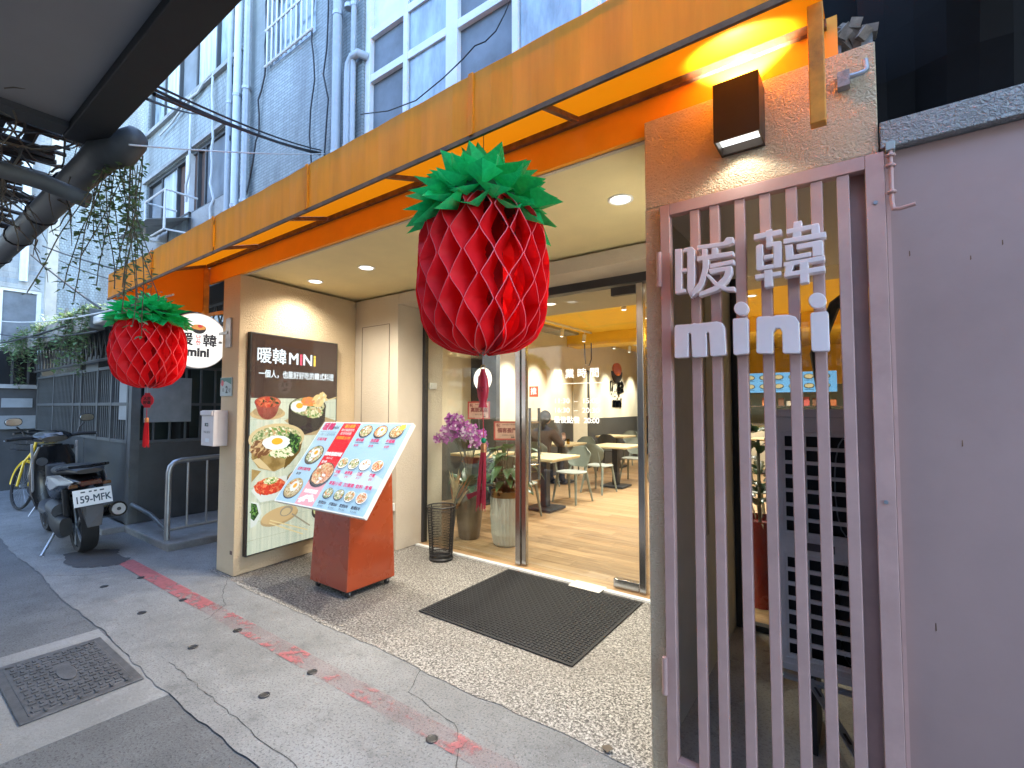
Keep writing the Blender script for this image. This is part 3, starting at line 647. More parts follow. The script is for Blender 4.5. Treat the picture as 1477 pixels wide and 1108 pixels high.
# wall screen: a = along the wall towards the camera side, b = up
so0 = Vector((-4.34,1.95,0)); so1 = Vector((-4.50,3.25,0)); wdir = (so1-so0).normalized(); wn_ = Vector((0,0,1)).cross(wdir)*-1
if wn_.x < 0: wn_ = -wn_
SW, SH = .95, 1.95
so_ = so0 + wdir*.075 + wn_*.006 + Vector((0,0,.15))
scr = empty('menu_screen', so_); tag(scr, 'tall lit screen with bowls of food and white headline on the porch wall', 'screen')
def plate(o, u, v, n, w, h, d): return MB().prism([o, o+u*w, o+u*w+v*h, o+v*h], n, d)
Zv = Vector((0,0,1))
plate(so_-wn_*.004, wdir, Zv, wn_, SW, SH, .045).build('casing', m_black, scr, bevel=.003)
pr = Print(so_+wn_*.042, wdir, Zv)
def SX(px_): return px_/500*SW                # layout in the 500 x 1040 picture of the screen
def SY(py): return SH*(1-py/1040)
def S(x, y): return (SX(x), SY(y))
E_ = .012
pr.rect(E_, SW-E_, SY(310), SH-E_, g_brown); pr.rect(E_, SW-E_, E_, SY(310), g_table)
pr.text('暖韓', SX(108), SY(110), .150, g_text, .002); pr.text('M', SX(226), SY(112), .15, g_text, .003)
pr.text('i', SX(269), SY(112), .15, g_pinkM, .005); pr.text('N', SX(308), SY(112), .15, g_text, .003); pr.text('i', SX(350), SY(112), .15, g_yelM, .005)
pr.text('一個人，也能好好吃的韓式料理', SX(258), SY(195), .075, g_text, .001, w=SX(430))
for k in range(9): pr.rect(E_, SW-E_, SY(330+80*k)-.0015, SY(330+80*k)+.0015, g_tsh)
pr.poly([S(180,420), S(300,370), S(498,430), S(498,500), S(300,500)], g_tabl2)
pr.ell(S(95,385), SX(90), .055, g_wood); pr.ell(S(95,375), SX(78), .05, g_tabl2)
pr.bowl(S(92,330), SX(68), .055, .10, g_redb, g_redb, g_kim); pr.food(S(92,328), SX(52), .035, [g_rd1,g_dgr,g_dmeat,g_rd2], 26, .020)
pr.stroke(S(400,325), S(497,300), .012, g_gold)
pr.poly([S(202,360)] + [S(202,430), S(225,475), S(300,495), S(380,475), S(420,430), S(425,350)], g_black); pr.ell(S(315,352), SX(112), .10, g_black); pr.ell(S(315,350), SX(104), .09, g_rice, jit=.03)
pr.food(S(315,355), SX(92), .075, [g_leaf,g_lite,g_dgr,g_lmeat], 70, .018); pr.egg(S(260,350), .09, .62); pr.ell(S(318,325), .085, .045, g_orange, jit=.15); pr.ell(S(375,318), .075, .06, g_tofu, .3, jit=.12); pr.ell(S(400,300), .05, .05, g_tofu, -.2, jit=.15); pr.ell(S(350,385), .10, .05, g_sprout, jit=.1); pr.food(S(350,385), .10, .05, [g_lite,g_leaf,g_lmeat], 46, .018); pr.food(S(318,325), .07, .035, [g_rd2,g_orange], 16, .02, .6); pr.food(S(388,310), .06, .05, [g_tofu,g_wood,g_lite], 10, .035, .8)
pr.poly([S(14,520), S(14,590), S(50,640), S(130,665), S(210,640), S(270,580), S(290,500)], g_brass); pr.poly([S(180,660), S(230,620), S(270,570), S(288,510), S(240,560), S(190,610)], g_shade); pr.poly([S(20,600), S(60,640), S(120,662), S(90,630), S(50,590)], g_brass2); pr.ell(S(145,505), SX(148), .135, g_brass2); pr.ell(S(145,510), SX(134), .118, g_rice, jit=.02)
pr.ell(S(70,545), .12, .075, g_meat, jit=.1); pr.ell(S(225,535), .085, .095, g_green, jit=.12); pr.ell(S(165,575), .11, .05, g_sprout, jit=.1); pr.food(S(70,545), .12, .075, [g_dmeat,g_lmeat,g_dmeat,g_wood], 60, .024, .5); pr.food(S(225,535), .08, .09, [g_dgr,g_leaf,g_dgr], 60, .020); pr.food(S(165,575), .12, .05, [g_lite,g_leaf,g_lite], 60, .024, 2.6); pr.food(S(140,470), .14, .03, [g_leaf,g_lite,g_lmeat], 40, .018); pr.egg(S(135,525), .135, .48)
pr.poly([S(14,640), S(60,655), S(14,700)], g_brass)
pr.poly([S(14,740), S(60,700), S(190,690), S(205,720), S(175,800), S(60,800)], g_white); pr.ell(S(105,730), SX(80), .075, g_kim, jit=.06); pr.food(S(105,735), SX(70), .06, [g_rd1,g_rd2,g_rd1,g_kim], 46, .028); pr.ell(S(110,705), SX(38), .03, g_sprout, jit=.15); pr.food(S(110,705), SX(36), .028, [g_leaf,g_lite], 22, .014)
pr.bowl(S(255,710), SX(62), .075, .07, g_blk2, g_black, g_meat)
pr.poly([S(14,850), S(14,790), S(50,800), S(66,850), S(40,900), S(14,910)], g_white); pr.poly([S(14,865), S(14,795), S(40,805), S(52,850), S(30,880)], g_green); pr.food(S(28,840), .03, .05, [g_dgr,g_leaf], 20, .014)
pr.ell(S(160,885), SX(100), .075, g_tabl2, .1); pr.ell(S(160,877), SX(96), .07, g_wood, .1)
pr.ell(S(195,865), SX(36), .045, g_spoon, .2); pr.ell(S(192,868), SX(26), .032, g_brass2, .2); pr.stroke(S(225,885), S(330,965), .014, g_spoon)
pr.stroke(S(105,905), S(290,1000), .010, g_gold); pr.stroke(S(108,893), S(318,985), .010, g_gold)
pr.ell(S(420,700), SX(60), .09, g_brass); pr.ell(S(420,690), SX(54), .075, g_kim); pr.ell(S(400,900), SX(60), .09, g_black); pr.ell(S(400,892), SX(52), .07, g_rice)
pr.build('screen_picture', scr)
plate(so_+wn_*.0475, wdir, Zv, wn_, SW, SH, .003).build('front_glass', glass('screen_cover_glass', (.97,.97,.97), 1.45, .7), scr)
# ------------------------------------------------------------------ menu stand
st = empty('menu_stand', (-3.37,2.44,0)); tag(st, 'orange red pedestal with a tilted lit menu board on casters', 'menu stand')
m_redst = M('orange_red_lacquer', (.36,.055,.015), .28, var=.02, coat=.4)
ped = MB(); q = [(-3.62,2.215),(-3.13,2.215),(-3.13,2.67),(-3.62,2.67)]; ql = [(x,y,.055) for x, y in q]; qt = [(-3.37+(x+3.37)*.94, 2.44+(y-2.44)*.86, 0) for x, y in q]
zt = [.70,.70,1.02,1.02]; qt = [(x,y,z) for (x,y,_), z in zip(qt, zt)]
ped.add(ql+qt, [(0,3,2,1),(4,5,6,7),(0,1,5,4),(1,2,6,5),(2,3,7,6),(3,0,4,7)]); ped.build('pedestal', m_redst, st, bevel=.006)
MB().box(-3.60,-3.15,2.235,2.65,.042,.054).build('base_plate', m_black, st)
for x in (-3.57,-3.17):
    for y in (2.26,2.62):
        w = MB().tube([(x-.011,y,.021),(x+.011,y,.021)], .02, 14).build('caster', m_rubber, st, smooth=True)
        MB().box(x-.015,x+.015,y-.006,y+.006,.024,.043).build('caster_fork', m_alu, w)
bo = Vector((-3.95,2.085,.665)); bu = Vector((1,.0,.012)).normalized(); bt = Vector((-4.0,2.56,1.30)); bvv = (bt-bo); BH = bvv.length; bvv.normalize(); BW = 1.18
bvv = (bvv - bu*bvv.dot(bu)*.35).normalized(); bn = bu.cross(bvv).normalized()
plate(bo-bn*.035, bu, bvv, bn, BW, BH, .035).build('board_frame', m_white, st, bevel=.004)
K2 = .80
h_blue = glow('board_blue', (.42,.66,.86), K2); h_red = glow('board_red', (.74,.03,.05), K2); h_wht = glow('board_white', (.84,.90,.95), K2); h_mag = glow('board_magenta', (.60,.03,.16), K2)
h_blk = glow('board_black', (.04,.05,.08), K2); h_org = glow('board_orange', (.92,.35,.05), K2); h_pale = glow('board_pale', (.62,.80,.92), K2); h_pink = glow('board_pink', (.90,.42,.48), K2)
h_food = glowv('board_food', (.34,.20,.06), (.78,.74,.52), K2, 60, 5); h_food2 = glowv('board_food_green', (.14,.22,.06), (.80,.76,.60), K2, 60, 5); h_food3 = glowv('board_food_red', (.55,.12,.05), (.88,.70,.45), K2, 60, 5)
pb = Print(bo, bu, bvv)
b_ = .010
pb.rect(0, BW, 0, BH, h_wht); pb.rect(b_, BW-b_, b_, BH-b_, h_blue)
pb.rect(.30, .545, b_, BH-b_, h_red)
pb.poly([(.30,b_),(.545,b_),(.545,.20),(.46,.27),(.34,.24),(.30,.20)], h_pink)
pb.poly([(.50,.34),(.74,.30),(.95,.36),(1.17,.30),(1.17,.22),(.74,.24)], h_pale)
def dish(a, b, r, rim, food, egg=False, k=.9):
    pb.ell((a,b-r*.10), r*1.12, r*k, h_blk); pb.ell((a,b-r*.04), r*1.10, r*k*.95, rim); pb.ell((a,b), r, r*k*.85, food, jit=.05)
    pb.food((a,b), r*.85, r*k*.7, [[h_fa,h_fb,h_fc,h_wht],[h_fb,h_fd,h_wht,h_fa],[h_fd,h_fa,h_wht,h_fc]][int(a*100+b*37) % 3], 22, r*.20)
    if egg: pb.egg((a+.005,b+.01), r*.55, .8)
h_fa = glow('board_food_a', (.70,.62,.38), K2); h_fb = glow('board_food_b', (.20,.30,.09), K2); h_fc = glow('board_food_c', (.45,.22,.08), K2); h_fd = glow('board_food_d', (.80,.30,.12), K2)
h_brs = glow('board_brass', (.45,.36,.18), K2); h_stone = glow('board_stone', (.10,.10,.10), K2)
pb.text('暖韓', .11, BH-.055, .085, h_mag, .004); pb.text('mini', .225, BH-.058, .055, h_blk, .001)
pb.rect(.03, .27, BH-.108, BH-.104, h_blk); pb.text('一個人也能好好吃', .155, BH-.135, .030, h_blk, 0); pb.text('石鍋拌飯', .125, BH-.185, .036, h_mag, .001)
dish(.155, .46, .105, h_stone, h_food2, True); pb.text('招牌石鍋拌飯', .14, .31, .032, h_mag, .001); pb.text('$129', .10, .265, .030, h_blk, .001)
dish(.155, .14, .105, h_brs, h_food, True)
pb.text('暖心推薦', .42, BH-.045, .036, h_org, .002); pb.text('韓式銅盤烤肉', .42, BH-.085, .030, h_wht); pb.text('起司年糕鍋', .42, BH-.120, .030, h_wht); pb.text('部隊鍋 $199', .42, BH-.165, .036, h_org, .001)
pb.text('豬肉泡菜炒飯', .42, .47, .038, h_wht, .002); pb.text('辣味十足', .40, .43, .022, h_wht); pb.text('$149', .36, .395, .032, h_wht, .001)
dish(.43, .29, .125, h_stone, h_food3, False); pb.text('海鮮豆腐鍋', .42, .125, .036, h_wht, .002); pb.ell((.38,.06), .06, .03, h_wht, .4, jit=.3); pb.ell((.48,.07), .05, .025, h_wht, -.3, jit=.3)
for i, a in enumerate((.67,.86,1.05)):
    dish(a, BH-.085, .070, h_stone, (h_food, h_food3, h_food)[i], i == 1); pb.text(('烤肉鍋', '泡菜鍋', '年糕鍋')[i], a-.01, BH-.178, .034, h_mag, .001); pb.rect(a-.055, a+.055, BH-.202, BH-.198, h_blk); pb.text(('$159','$149','$169')[i], a-.02, BH-.228, .026, h_mag, .001)
pb.ell((1.10,BH-.045), .035, .028, g_yelM, jit=.2)
for i, a in enumerate((.62,.76,.90,1.05)):
    dish(a, .40, .056, (h_wht,h_wht,h_wht,h_wht)[i], (h_food2,h_food2,h_wht,h_food3)[i], False); pb.text(('冷麵','海帶湯','白飯','炸雞')[i], a, .315, .032, h_mag, .001); pb.text(('$90','$40','$15','$80')[i], a, .282, .026, h_mag)
pb.text('單點小菜  加價購  飲料  套餐', .86, .215, .034, h_mag, .001, w=.52)
for i, a in enumerate((.66,.80,.93,1.07)):
    dish(a, .135, .052, h_stone if i < 2 else h_wht, (h_food2,h_food2,h_food,h_food3)[i]); pb.text(('泡菜','拌飯','煎餅','飯捲')[i]+'$'+('50','60','90','70')[i], a-.005, .052, .028, h_blk, .001); pb.text('加大 $10', a-.01, .026, .018, h_blk)
pb.build('menu_print', st)
plate(bo+bn*.0045, bu, bvv, bn, BW, BH, .003).build('cover_sheet', glass('board_cover_sheet', (.97,.98,.99), 1.45, .4, .08), st)
MB().tube([(-3.40,2.64,.10),(-3.42,2.70,.012),(-3.6,2.95,.010),(-3.80,3.18,.012),(-3.86,3.235,.05),(-3.86,3.238,.20),(-3.855,3.238,.40)], .005, 6).build('power_lead', m_cable, st)
sk = empty('wall_socket', (-3.86,3.24,.40)); tag(sk, 'white wall socket with a black plug low beside the glass', 'socket')
MB().box(-3.905,-3.815,3.232,3.2495,.395,.465).build('plate', m_white, sk, bevel=.003); MB().box(-3.875,-3.84,3.205,3.2318,.41,.45).build('plug', m_black, sk, bevel=.004)
MB().tube([(-3.86,3.235,.47),(-3.855,3.235,.60),(-3.87,3.235,.75),(-3.86,3.235,.90)], .004, 5).build('upper_lead', m_cable, sk)
# ------------------------------------------------------------------ apartment building above the shop
FY = 2.15
m_sash = M('dark_bronze_sash', (.05,.055,.06), .5)
def window(parent, x0, x1, z0, z1, cols, rows, fmat, panes, y=FY, fw=.035, dep=.06, ax='y', mull=None):
    """cols / rows: inner divisions; panes: function (i, j) -> material"""
    X = [x0]+list(cols)+[x1]; Z = [z0]+list(rows)+[z1]
    def B(a0, a1, t0, t1, b0, b1): return MB().box(a0,a1,t0,t1,b0,b1) if ax == 'y' else MB().box(t0,t1,a0,a1,b0,b1)
    s = 1 if ax == 'y' else -1
    mb = MB(); T0, T1 = sorted((y+s*.02, y+s*(.02+dep)))
    def addb(a0, a1, b0, b1):
        if ax == 'y': mb.box(a0,a1,T0,T1,b0,b1)
        else: mb.box(T0,T1,a0,a1,b0,b1)
    addb(x0,x1,z1-fw,z1); addb(x0,x1,z0,z0+fw); addb(x0,x0+fw,z0+fw,z1-fw); addb(x1-fw,x1,z0+fw,z1-fw)
    w = mb.build('window', fmat, parent, bevel=.003)
    for i in range(len(X)-1):
        for j in range(len(Z)-1):
            m = panes(i, j)
            if m is None: continue
            d = .012 if i % 2 else .03
            t0, t1 = sorted((y+s*(.03+d), y+s*(.036+d)))
            B(X[i]+fw*.5, X[i+1]-fw*.5, t0, t1, Z[j]+fw*.5, Z[j+1]-fw*.5).build('pane', m, w)
    for c in cols:
        k = (mull or {}).get(c, fw*.75); B(c-k/2, c+k/2, min(T0,T1)+.004, max(T0,T1)-.004, z0+fw, z1-fw).build('mullion', fmat, w)
    for r in rows:
        B(x0+fw, x1-fw, min(T0,T1)+.007, max(T0,T1)-.007, r-fw*.5, r+fw*.5).build('transom', fmat, w)
    return w
ap = empty('apartment_block', (-2.2,FY,2.8)); tag(ap, 'weathered apartment block with grey mosaic tiles and white framed windows over the shop', 'building')
WX0, WX1, WZ0, WZ1 = -2.94, -.12, 3.12, 4.62
wall_open(-4.78, -.10, 2.80, 12, FY, FY+.25, [(WX0,WX1,WZ0,WZ1),(-4.32,-3.58,4.56,5.25)]).build('facade', m_tile_a, ap)
gl = [m_wingrey, m_winfrost, m_wingrey, m_winfrost, m_winlight, m_wingrey]
window(ap, WX0, WX1, WZ0, WZ1, [-2.50,-2.06,-1.56,-1.08,-.60], [3.88,4.22], m_whitef,
       lambda i, j: (m_whitef if (j == 2 and i == 0) else m_winfrost if j == 1 and i % 2 else gl[i]), fw=.055, dep=.09, mull={-2.06:.10,-1.08:.10})
MB().box(WX0-.03,WX1+.03,FY-.05,FY+.02,WZ0-.05,WZ0-.002).build('sill', m_whitef, ap)
bw = window(ap, -4.32, -3.58, 4.56, 5.25, [-3.95], [], m_alu, lambda i, j: m_winglass)
g = MB()
for i in range(10): g.tube([(-4.32+.082*i,FY-.03,4.545),(-4.32+.082*i,FY-.03,5.27)], .009, 6)
for z in (4.56,4.90,5.25): g.tube([(-4.345,FY-.034,z),(-3.56,FY-.034,z)], .012, 6)
g.build('window_bars', m_whitef, bw)
MB().box(-4.78,2.2,2.40,14.6,3.3,11.9).build('rear_mass', m_cement, ap)
# left block over the side lane
lb = empty('cement_apartment_block', (-6.2,FY,2.9)); tag(lb, 'stained pale apartment block with dark framed windows above the side lane', 'building')
UX = [-6.98,-6.52,-6.02,-5.52]
wall_open(-7.62, -4.79, 2.90, 12, FY, FY+.25, [(-7.46,-4.98,4.98,6.1),(-7.44,-5.06,3.60,4.32)]).build('facade', m_tile_b, lb)
window(lb, -7.46, -4.98, 4.98, 6.1, UX, [], m_sash, lambda i, j: [m_winfrost, m_winlight, m_wingrey, m_winlight, m_winfrost][i], fw=.04)
m_curt = M('brown_old_curtain', (.10,.06,.045), .9, var=.4, scale=9, stretch=(4,4,.5))
window(lb, -7.44, -5.06, 3.60, 4.32, [-6.98,-6.50,-6.22,-5.92,-5.72], [], m_sash, lambda i, j: [m_wingrey, m_winlight, m_curt, m_curt, m_curt, m_wingrey][i], fw=.035)
MB().box(-6.16,-6.04,FY-.01,FY+.05,3.62,4.30).build('white_board', m_whitef, lb)
MB().box(-7.6,-4.80,FY-.012,FY-.002,2.95,3.59).build('cement_patch', m_cement, lb)
MB().box(-7.62,-4.80,FY-.04,FY-.001,4.93,4.975).build('sill', m_cement, lb); MB().box(-7.5,-4.98,FY-.03,FY-.001,4.33,4.37).build('window_hood', m_cement, lb)
MB().box(-6.55,-5.98,FY-.03,FY-.013,3.14,3.58).build('low_window', m_winfrost, lb, bevel=.003)
for a in ((-6.57,-6.55,3.12,3.60),(-5.98,-5.96,3.12,3.60),(-6.57,-5.96,3.58,3.60)): MB().box(a[0],a[1],FY-.036,FY-.012,a[2],a[3]).build('window_trim', m_sash, lb)
cg = MB()
for x in (-6.35,-5.78): cg.tube([(x,FY-.02,3.70),(x,FY-.32,3.70),(x,FY-.32,3.28)], .012, 6)
cg.tube([(-6.35,FY-.32,3.70),(-5.78,FY-.32,3.70)], .012, 6); cg.tube([(-6.35,FY-.02,3.30),(-6.35,FY-.32,3.28),(-5.78,FY-.32,3.28),(-5.78,FY-.02,3.30)], .010, 6)
cg.build('window_cage', m_whitef, lb)
MB().box(-7.62,-4.79,2.4,9,2.95,11.9).build('rear_mass', m_cement, lb)
MB().box(-7.62,-4.67,2.02,2.14,2.62,2.90).build('lane_beam', m_dgrey, lb)
tr_ = MB(); tr_.tube([(-6.94,2.4,2.60),(-4.68,2.4,2.60)], .025, 6); tr_.tube([(-6.94,2.4,2.36),(-4.68,2.4,2.36)], .025, 6)
for i in range(10): tr_.tube([(-6.9+.22*i,2.4,2.36),(-6.79+.22*i,2.4,2.6)], .010, 5); tr_.tube([(-6.79+.22*i,2.4,2.6),(-6.68+.22*i,2.4,2.36)], .010, 5)
tr_.build('roof_truss', m_dgrey, lb)
MB().box(-6.93,-4.67,2.2,6.1,2.66,2.72).build('lane_roof', m_dgrey, lb)
MB().box(-6.93,-4.67,6.0,6.1,0,2.65).build('lane_end_wall', m_dgrey, lb)
# small corrugated hood
ch = MB()
for i in range(14):
    x0 = -6.95+.075*i; z0 = .012*(i % 2); z1 = .012*((i+1) % 2)
    ch.quad((x0,FY-.03,3.52+z0),(x0+.075,FY-.03,3.52+z1),(x0+.075,FY-.42,3.38+z1),(x0,FY-.42,3.38+z0))
hd = ch.build('corrugated_hood', M('weathered_corrugated_sheet', (.34,.36,.36), .6, .3, var=.3, dirt=.5)); s_ = hd.modifiers.new('t', 'SOLIDIFY'); s_.thickness = .004
tag(hd, 'small weathered corrugated hood jutting from the cement block', 'hood')
# pipes on the wall
def pipe(name, x, r, mat, label, z0=2.86, z1=9, y=None, ribs=False, elbow=False, group='pipes on the facade'):
    y = FY-r-.012 if y is None else y
    t = empty(name, (x,y,z0)); tag(t, label, 'pipe', group)
    mb = MB()
    if ribs:
        n = int((z1-z0)/.022); mb.tube([(x,y,z0+.022*i) for i in range(n)], [r*(1.0 if i % 2 else .86) for i in range(n)], 8)
    elif elbow: mb.tube([(x,y,z0),(x,y,3.95),(x+.01,y,4.02),(x+.05,y,4.06),(x+.12,y,4.06),(x+.14,FY+.02,4.06)], r, 10)
    else: mb.tube([(x,y,z0),(x,y,z1)], r, 10)
    mb.build('pipe_run', mat, t, smooth=True)
    z = z0+.5
    while z < min(z1, 6.5):
        MB().lathe([(r*1.12,0),(r*1.12,.03)], (x,y,z), 10).build('clip', m_alu, t); z += 1.1
    return t
pipe('downpipe', -4.845, .037, m_pipew, 'pale blue drain pipe down the joint between the two blocks')
pipe('downpipe', -5.02, .030, m_pipe, 'grey drain pipe beside the pale blue one on the cement block')
pipe('conduit', -4.66, .036, m_pipe, 'ribbed grey conduit on the mosaic wall beside the pale blue drain pipe', ribs=True)
pipe('downpipe', -3.19, .037, m_pipe, 'grey drain pipe between the barred window and the white windows')
pipe('downpipe', -3.06, .030, m_pipe, 'short grey drain pipe with an elbow beside the white windows', elbow=True)
pipe('conduit', -3.01, .022, m_pipe, 'thin ribbed conduit along the edge of the white windows', ribs=True)
def cable(pts, r, mat, label, name='cable', n=6): return tag(MB().tube(pts, r, n).build(name, mat, smooth=True), label, 'cable')
rc = random.Random(3)
cable(wobble((-4.37,FY-.02,5.6),(-4.37,FY-.02,4.5), .02, 8, rc)+wobble((-4.37,FY-.02,4.5),(-4.75,FY-.03,3.0), .05, 12, rc)[1:], .008, m_cable, 'black cable running down the mosaic wall below the barred window')
cable(wobble((-3.60,FY-.02,6.2),(-3.56,FY-.02,2.82), .03, 16, rc), .007, m_cable, 'thin black cable hanging straight down the mosaic wall past the bars')
cable(wobble((-3.40,FY-.02,6.2),(-3.36,FY-.02,2.82), .035, 16, rc), .007, m_cable, 'thin black cable hanging beside the elbow drain pipe')
cable([(-6.0,FY-.03,4.95),(-5.98,FY-.04,4.5),(-5.97,FY-.04,4.05),(-6.05,FY-.04,3.92),(-6.10,FY-.02,3.75)], .013, m_cablew, 'pale cable hooking down from the sill into the broken window')
cable(wobble((-5.45,FY-.03,4.97),(-5.42,FY-.03,4.0), .02, 8, rc)+wobble((-5.42,FY-.03,4.0),(-5.35,FY-.03,2.95), .05, 8, rc)[1:], .013, m_cablew, 'pale cable hanging down the cement block past the dark windows')
cable(wobble((-6.9,FY-.04,4.78),(-5.45,FY-.04,4.97), .02, 8, rc), .013, m_cablew, 'pale cable running along the sill of the upper dark windows')
cable(wobble((-5.15,FY-.03,6.4),(-4.95,FY-.03,5.2), .05, 10, rc)+wobble((-4.95,FY-.03,5.2),(-5.1,FY-.03,3.0), .05, 12, rc)[1:], .008, m_cable, 'black cable straggling down beside the grey drain pipes')
a, b = gy(462,223,FY-.03), gz(222,136,2.62)
for k, (d, r_) in enumerate(((.02,.016),(.05,.012),(.035,.010))):
    pass
bun = empty('cable_bundle', a); tag(bun, 'thick black cable bundle strung across the alley to the mosaic wall', 'cable')
for k, (d, r_) in enumerate(((.02,.008),(.035,.006),(.028,.005))): MB().tube([p+Vector((.004*k,0,.016*k)) for p in sag(a, b, d, 12)], r_, 7).build('strand', m_cable, bun, smooth=True)
cable(sag(gy(205,150,FY-.03), gz(215,132,2.65), -.01, 8), .006, m_cable, 'thin black wire above the bundle near the canopy beam') if False else None
cable(sag(gy(300,163,FY-.03), gz(212,143,2.60), .03, 10), .006, m_cable, 'thin black wire slung just under the thick bundle')
cable(sag(gz(186,209,2.55), gy(470,222,FY-.04), .015, 14), .004, m_cablew, 'twisted grey cable strung level across the alley')
pw_ = [gy(x, y, FY-.035) for x, y in ((520,165),(560,160),(600,145),(640,112),(668,85),(685,66),(700,60),(715,45),(728,20),(740,-10))]
cable(pw_, .004, m_cable, 'thin black wire drooping in front of the white windows')
# ------------------------------------------------------------------ far building that closes the alley
fb = empty('far_apartment_block', (-12.5,2,0)); tag(fb, 'pale blue tiled apartment block closing the end of the alley', 'building')
FX = -12.5
wall_open(2.24, 6, 0, 11, FX, FX-.3, [], 'x').build('facade', m_tile_c, fb)
wall_open(-4, 2.08, 0, 11, FX-.06, FX-.36, [(.55,2.05,2.15,3.62),(-1.6,.2,2.15,3.62)], 'x').build('brick_facade', m_brick_c, fb)
MB().box(FX-.3,FX+.05,2.081,2.239,0,11).build('corner_pier', M('cream_pier_plaster', (.46,.44,.38), .8, var=.15), fb)
window(fb, .55, 2.05, 2.15, 3.62, [1.02,1.52], [2.55], m_whitef, lambda i, j: [m_winfrost, m_wingrey, m_wingrey][i], y=FX-.06, ax='x', fw=.06)
window(fb, -1.6, .2, 2.15, 3.62, [-.7], [2.55], m_whitef, lambda i, j: m_winfrost, y=FX-.06, ax='x', fw=.06)
pipe_ = MB().tube([(FX+.02,1.78,3.75),(FX+.02,1.78,8)], .06, 10).build('drain_pipe', m_pipew, fb, smooth=True)
MB().box(FX-10,FX-.4,-4,6,0,10.9).build('rear_mass', m_cement, fb)
# dark shed front below it
shd = empty('shed_front', (-11.9,1,0)); tag(shd, 'dark metal shed front with a faded notice at the alley end', 'shed')
MB().box(-12.05,-11.9,-3,1.94,0,1.75).build('sheet_wall', m_dgrey, shd); MB().box(-12.05,-11.86,-3,1.94,1.752,1.82).build('top_rail', m_alu, shd)
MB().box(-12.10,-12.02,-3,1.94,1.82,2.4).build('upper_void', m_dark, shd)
for i in range(12): MB().box(-11.93,-11.90,-.4+.2*i,-.37+.2*i,1.82,2.35).build('upright', m_dgrey, shd)
MB().box(-11.899,-11.88,1.50,1.88,1.42,1.58).build('notice', M('grey_notice', (.26,.29,.31), .6), shd)
MB().box(-11.899,-11.82,1.48,1.92,1.05,1.28).build('meter_box', M('grey_meter_box', (.22,.24,.25), .6, dirt=.4), shd)
# ------------------------------------------------------------------ shuttered house beside the lane
ho = empty('shuttered_house', (-9,1.95,0)); tag(ho, 'low dark house with metal sheet walls and barred grilles beside the lane', 'house')
m_sheet = M('dull_metal_sheet', (.075,.082,.088), .42, .55, var=.22, scale=2, dirt=.35)
HX0, HX1 = -11.85, -6.94
for i in range(5):
    x0 = HX0+(HX1-HX0)*i/5; MB().box(x0+.004, x0+(HX1-HX0)/5-.004, 1.945+.006*(i%2), 1.975, .06, 1.0).build('wall_sheet', m_sheet, ho, bevel=.003)
for i in range(3): MB().box(-6.965,-6.935-.006*(i%2), 1.98+1.2*i, 3.174+1.2*i, .07, 1.0).build('wall_sheet', m_sheet, ho, bevel=.003)
mg = M('grey_grille_steel', (.09,.097,.10), .55, .3, var=.25, dirt=.4)
bar = MB().box(-.011,.011,-.010,.010,0,.90).mesh('grille_bar'); bar.materials.append(mg)
n = 58
for i in range(n):
    x = HX0+.05+(4.75-.05)*i/(n-1); inst('grille_bar', bar, ho, Matrix.Translation(Vector((x,1.955,1.02)) - ORG[ho]))
for i in range(11): inst('grille_bar', bar, ho, Matrix.Translation(Vector((-6.955,2.16+.17*i,1.02)) - ORG[ho]))
for x in [HX0, -10.7, -9.5, -9.1, -8.3, -7.72, -7.09]: MB().box(x,x+.05,1.925,1.975,1.0,1.95).build('grille_post', mg, ho)
for z in (1.0, 1.45, 1.92): MB().box(HX0,-7.03,1.93,1.978,z+.001,z+.04).build('grille_rail', mg, ho)
for z in (1.0, 1.45, 1.92): MB().box(-6.975,-6.93,2.02,5.2,z+.001,z+.035).build('grille_rail', mg, ho)
MB().box(-7.03,-6.93,1.93,2.02,.06,2.3).build('corner_post', mg, ho)
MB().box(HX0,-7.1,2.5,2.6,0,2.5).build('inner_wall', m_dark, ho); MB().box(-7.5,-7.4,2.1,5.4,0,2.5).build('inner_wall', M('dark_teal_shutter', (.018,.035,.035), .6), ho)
MB().box(-6.928,-6.922,2.05,2.55,1.25,1.80).build('clear_sheet', M('cloudy_plastic_sheet', (.22,.23,.23), .35, var=.2), ho)
MB().box(-7.405,-7.03,1.938,1.944,1.28,1.78).build('clear_sheet', M('cloudy_plastic_sheet_front', (.25,.27,.28), .35, var=.2), ho)
m_eave = M('grey_eave_concrete', (.20,.20,.19), .85, var=.25, dirt=.5)
MB().prism([(-12.4,1.60,2.36),(-12.4,1.60,2.60),(-12.4,1.75,2.60),(-12.4,1.75,2.36)], (1,0,0), 5.1).build('eave_beam', m_eave, ho, bevel=.01)
MB().box(-12.4,-7.62,1.76,5.4,2.5,2.56).build('roof', m_dgrey, ho)
MB().box(-7.25,-6.75,1.62,1.98,2.40,2.50).build('white_tank', m_whitef, ho, bevel=.02)
for i in range(22): MB().tube([(-12+.22*i,1.9,2.06),(-11.89+.22*i,1.9,2.44)], .010, 5).build('truss_web', m_dgrey, ho); MB().tube([(-11.89+.22*i,1.9,2.44),(-11.78+.22*i,1.9,2.06)], .010, 5).build('truss_web', m_dgrey, ho)
for z in (2.05,2.45): MB().tube([(-12.2,1.9,z),(-7.1,1.9,z)], .022, 6).build('truss_chord', m_dgrey, ho)
MB().box(-9.1,-8.5,1.98,2.2,1.96,2.15).build('letter_slot_box', mg, ho)
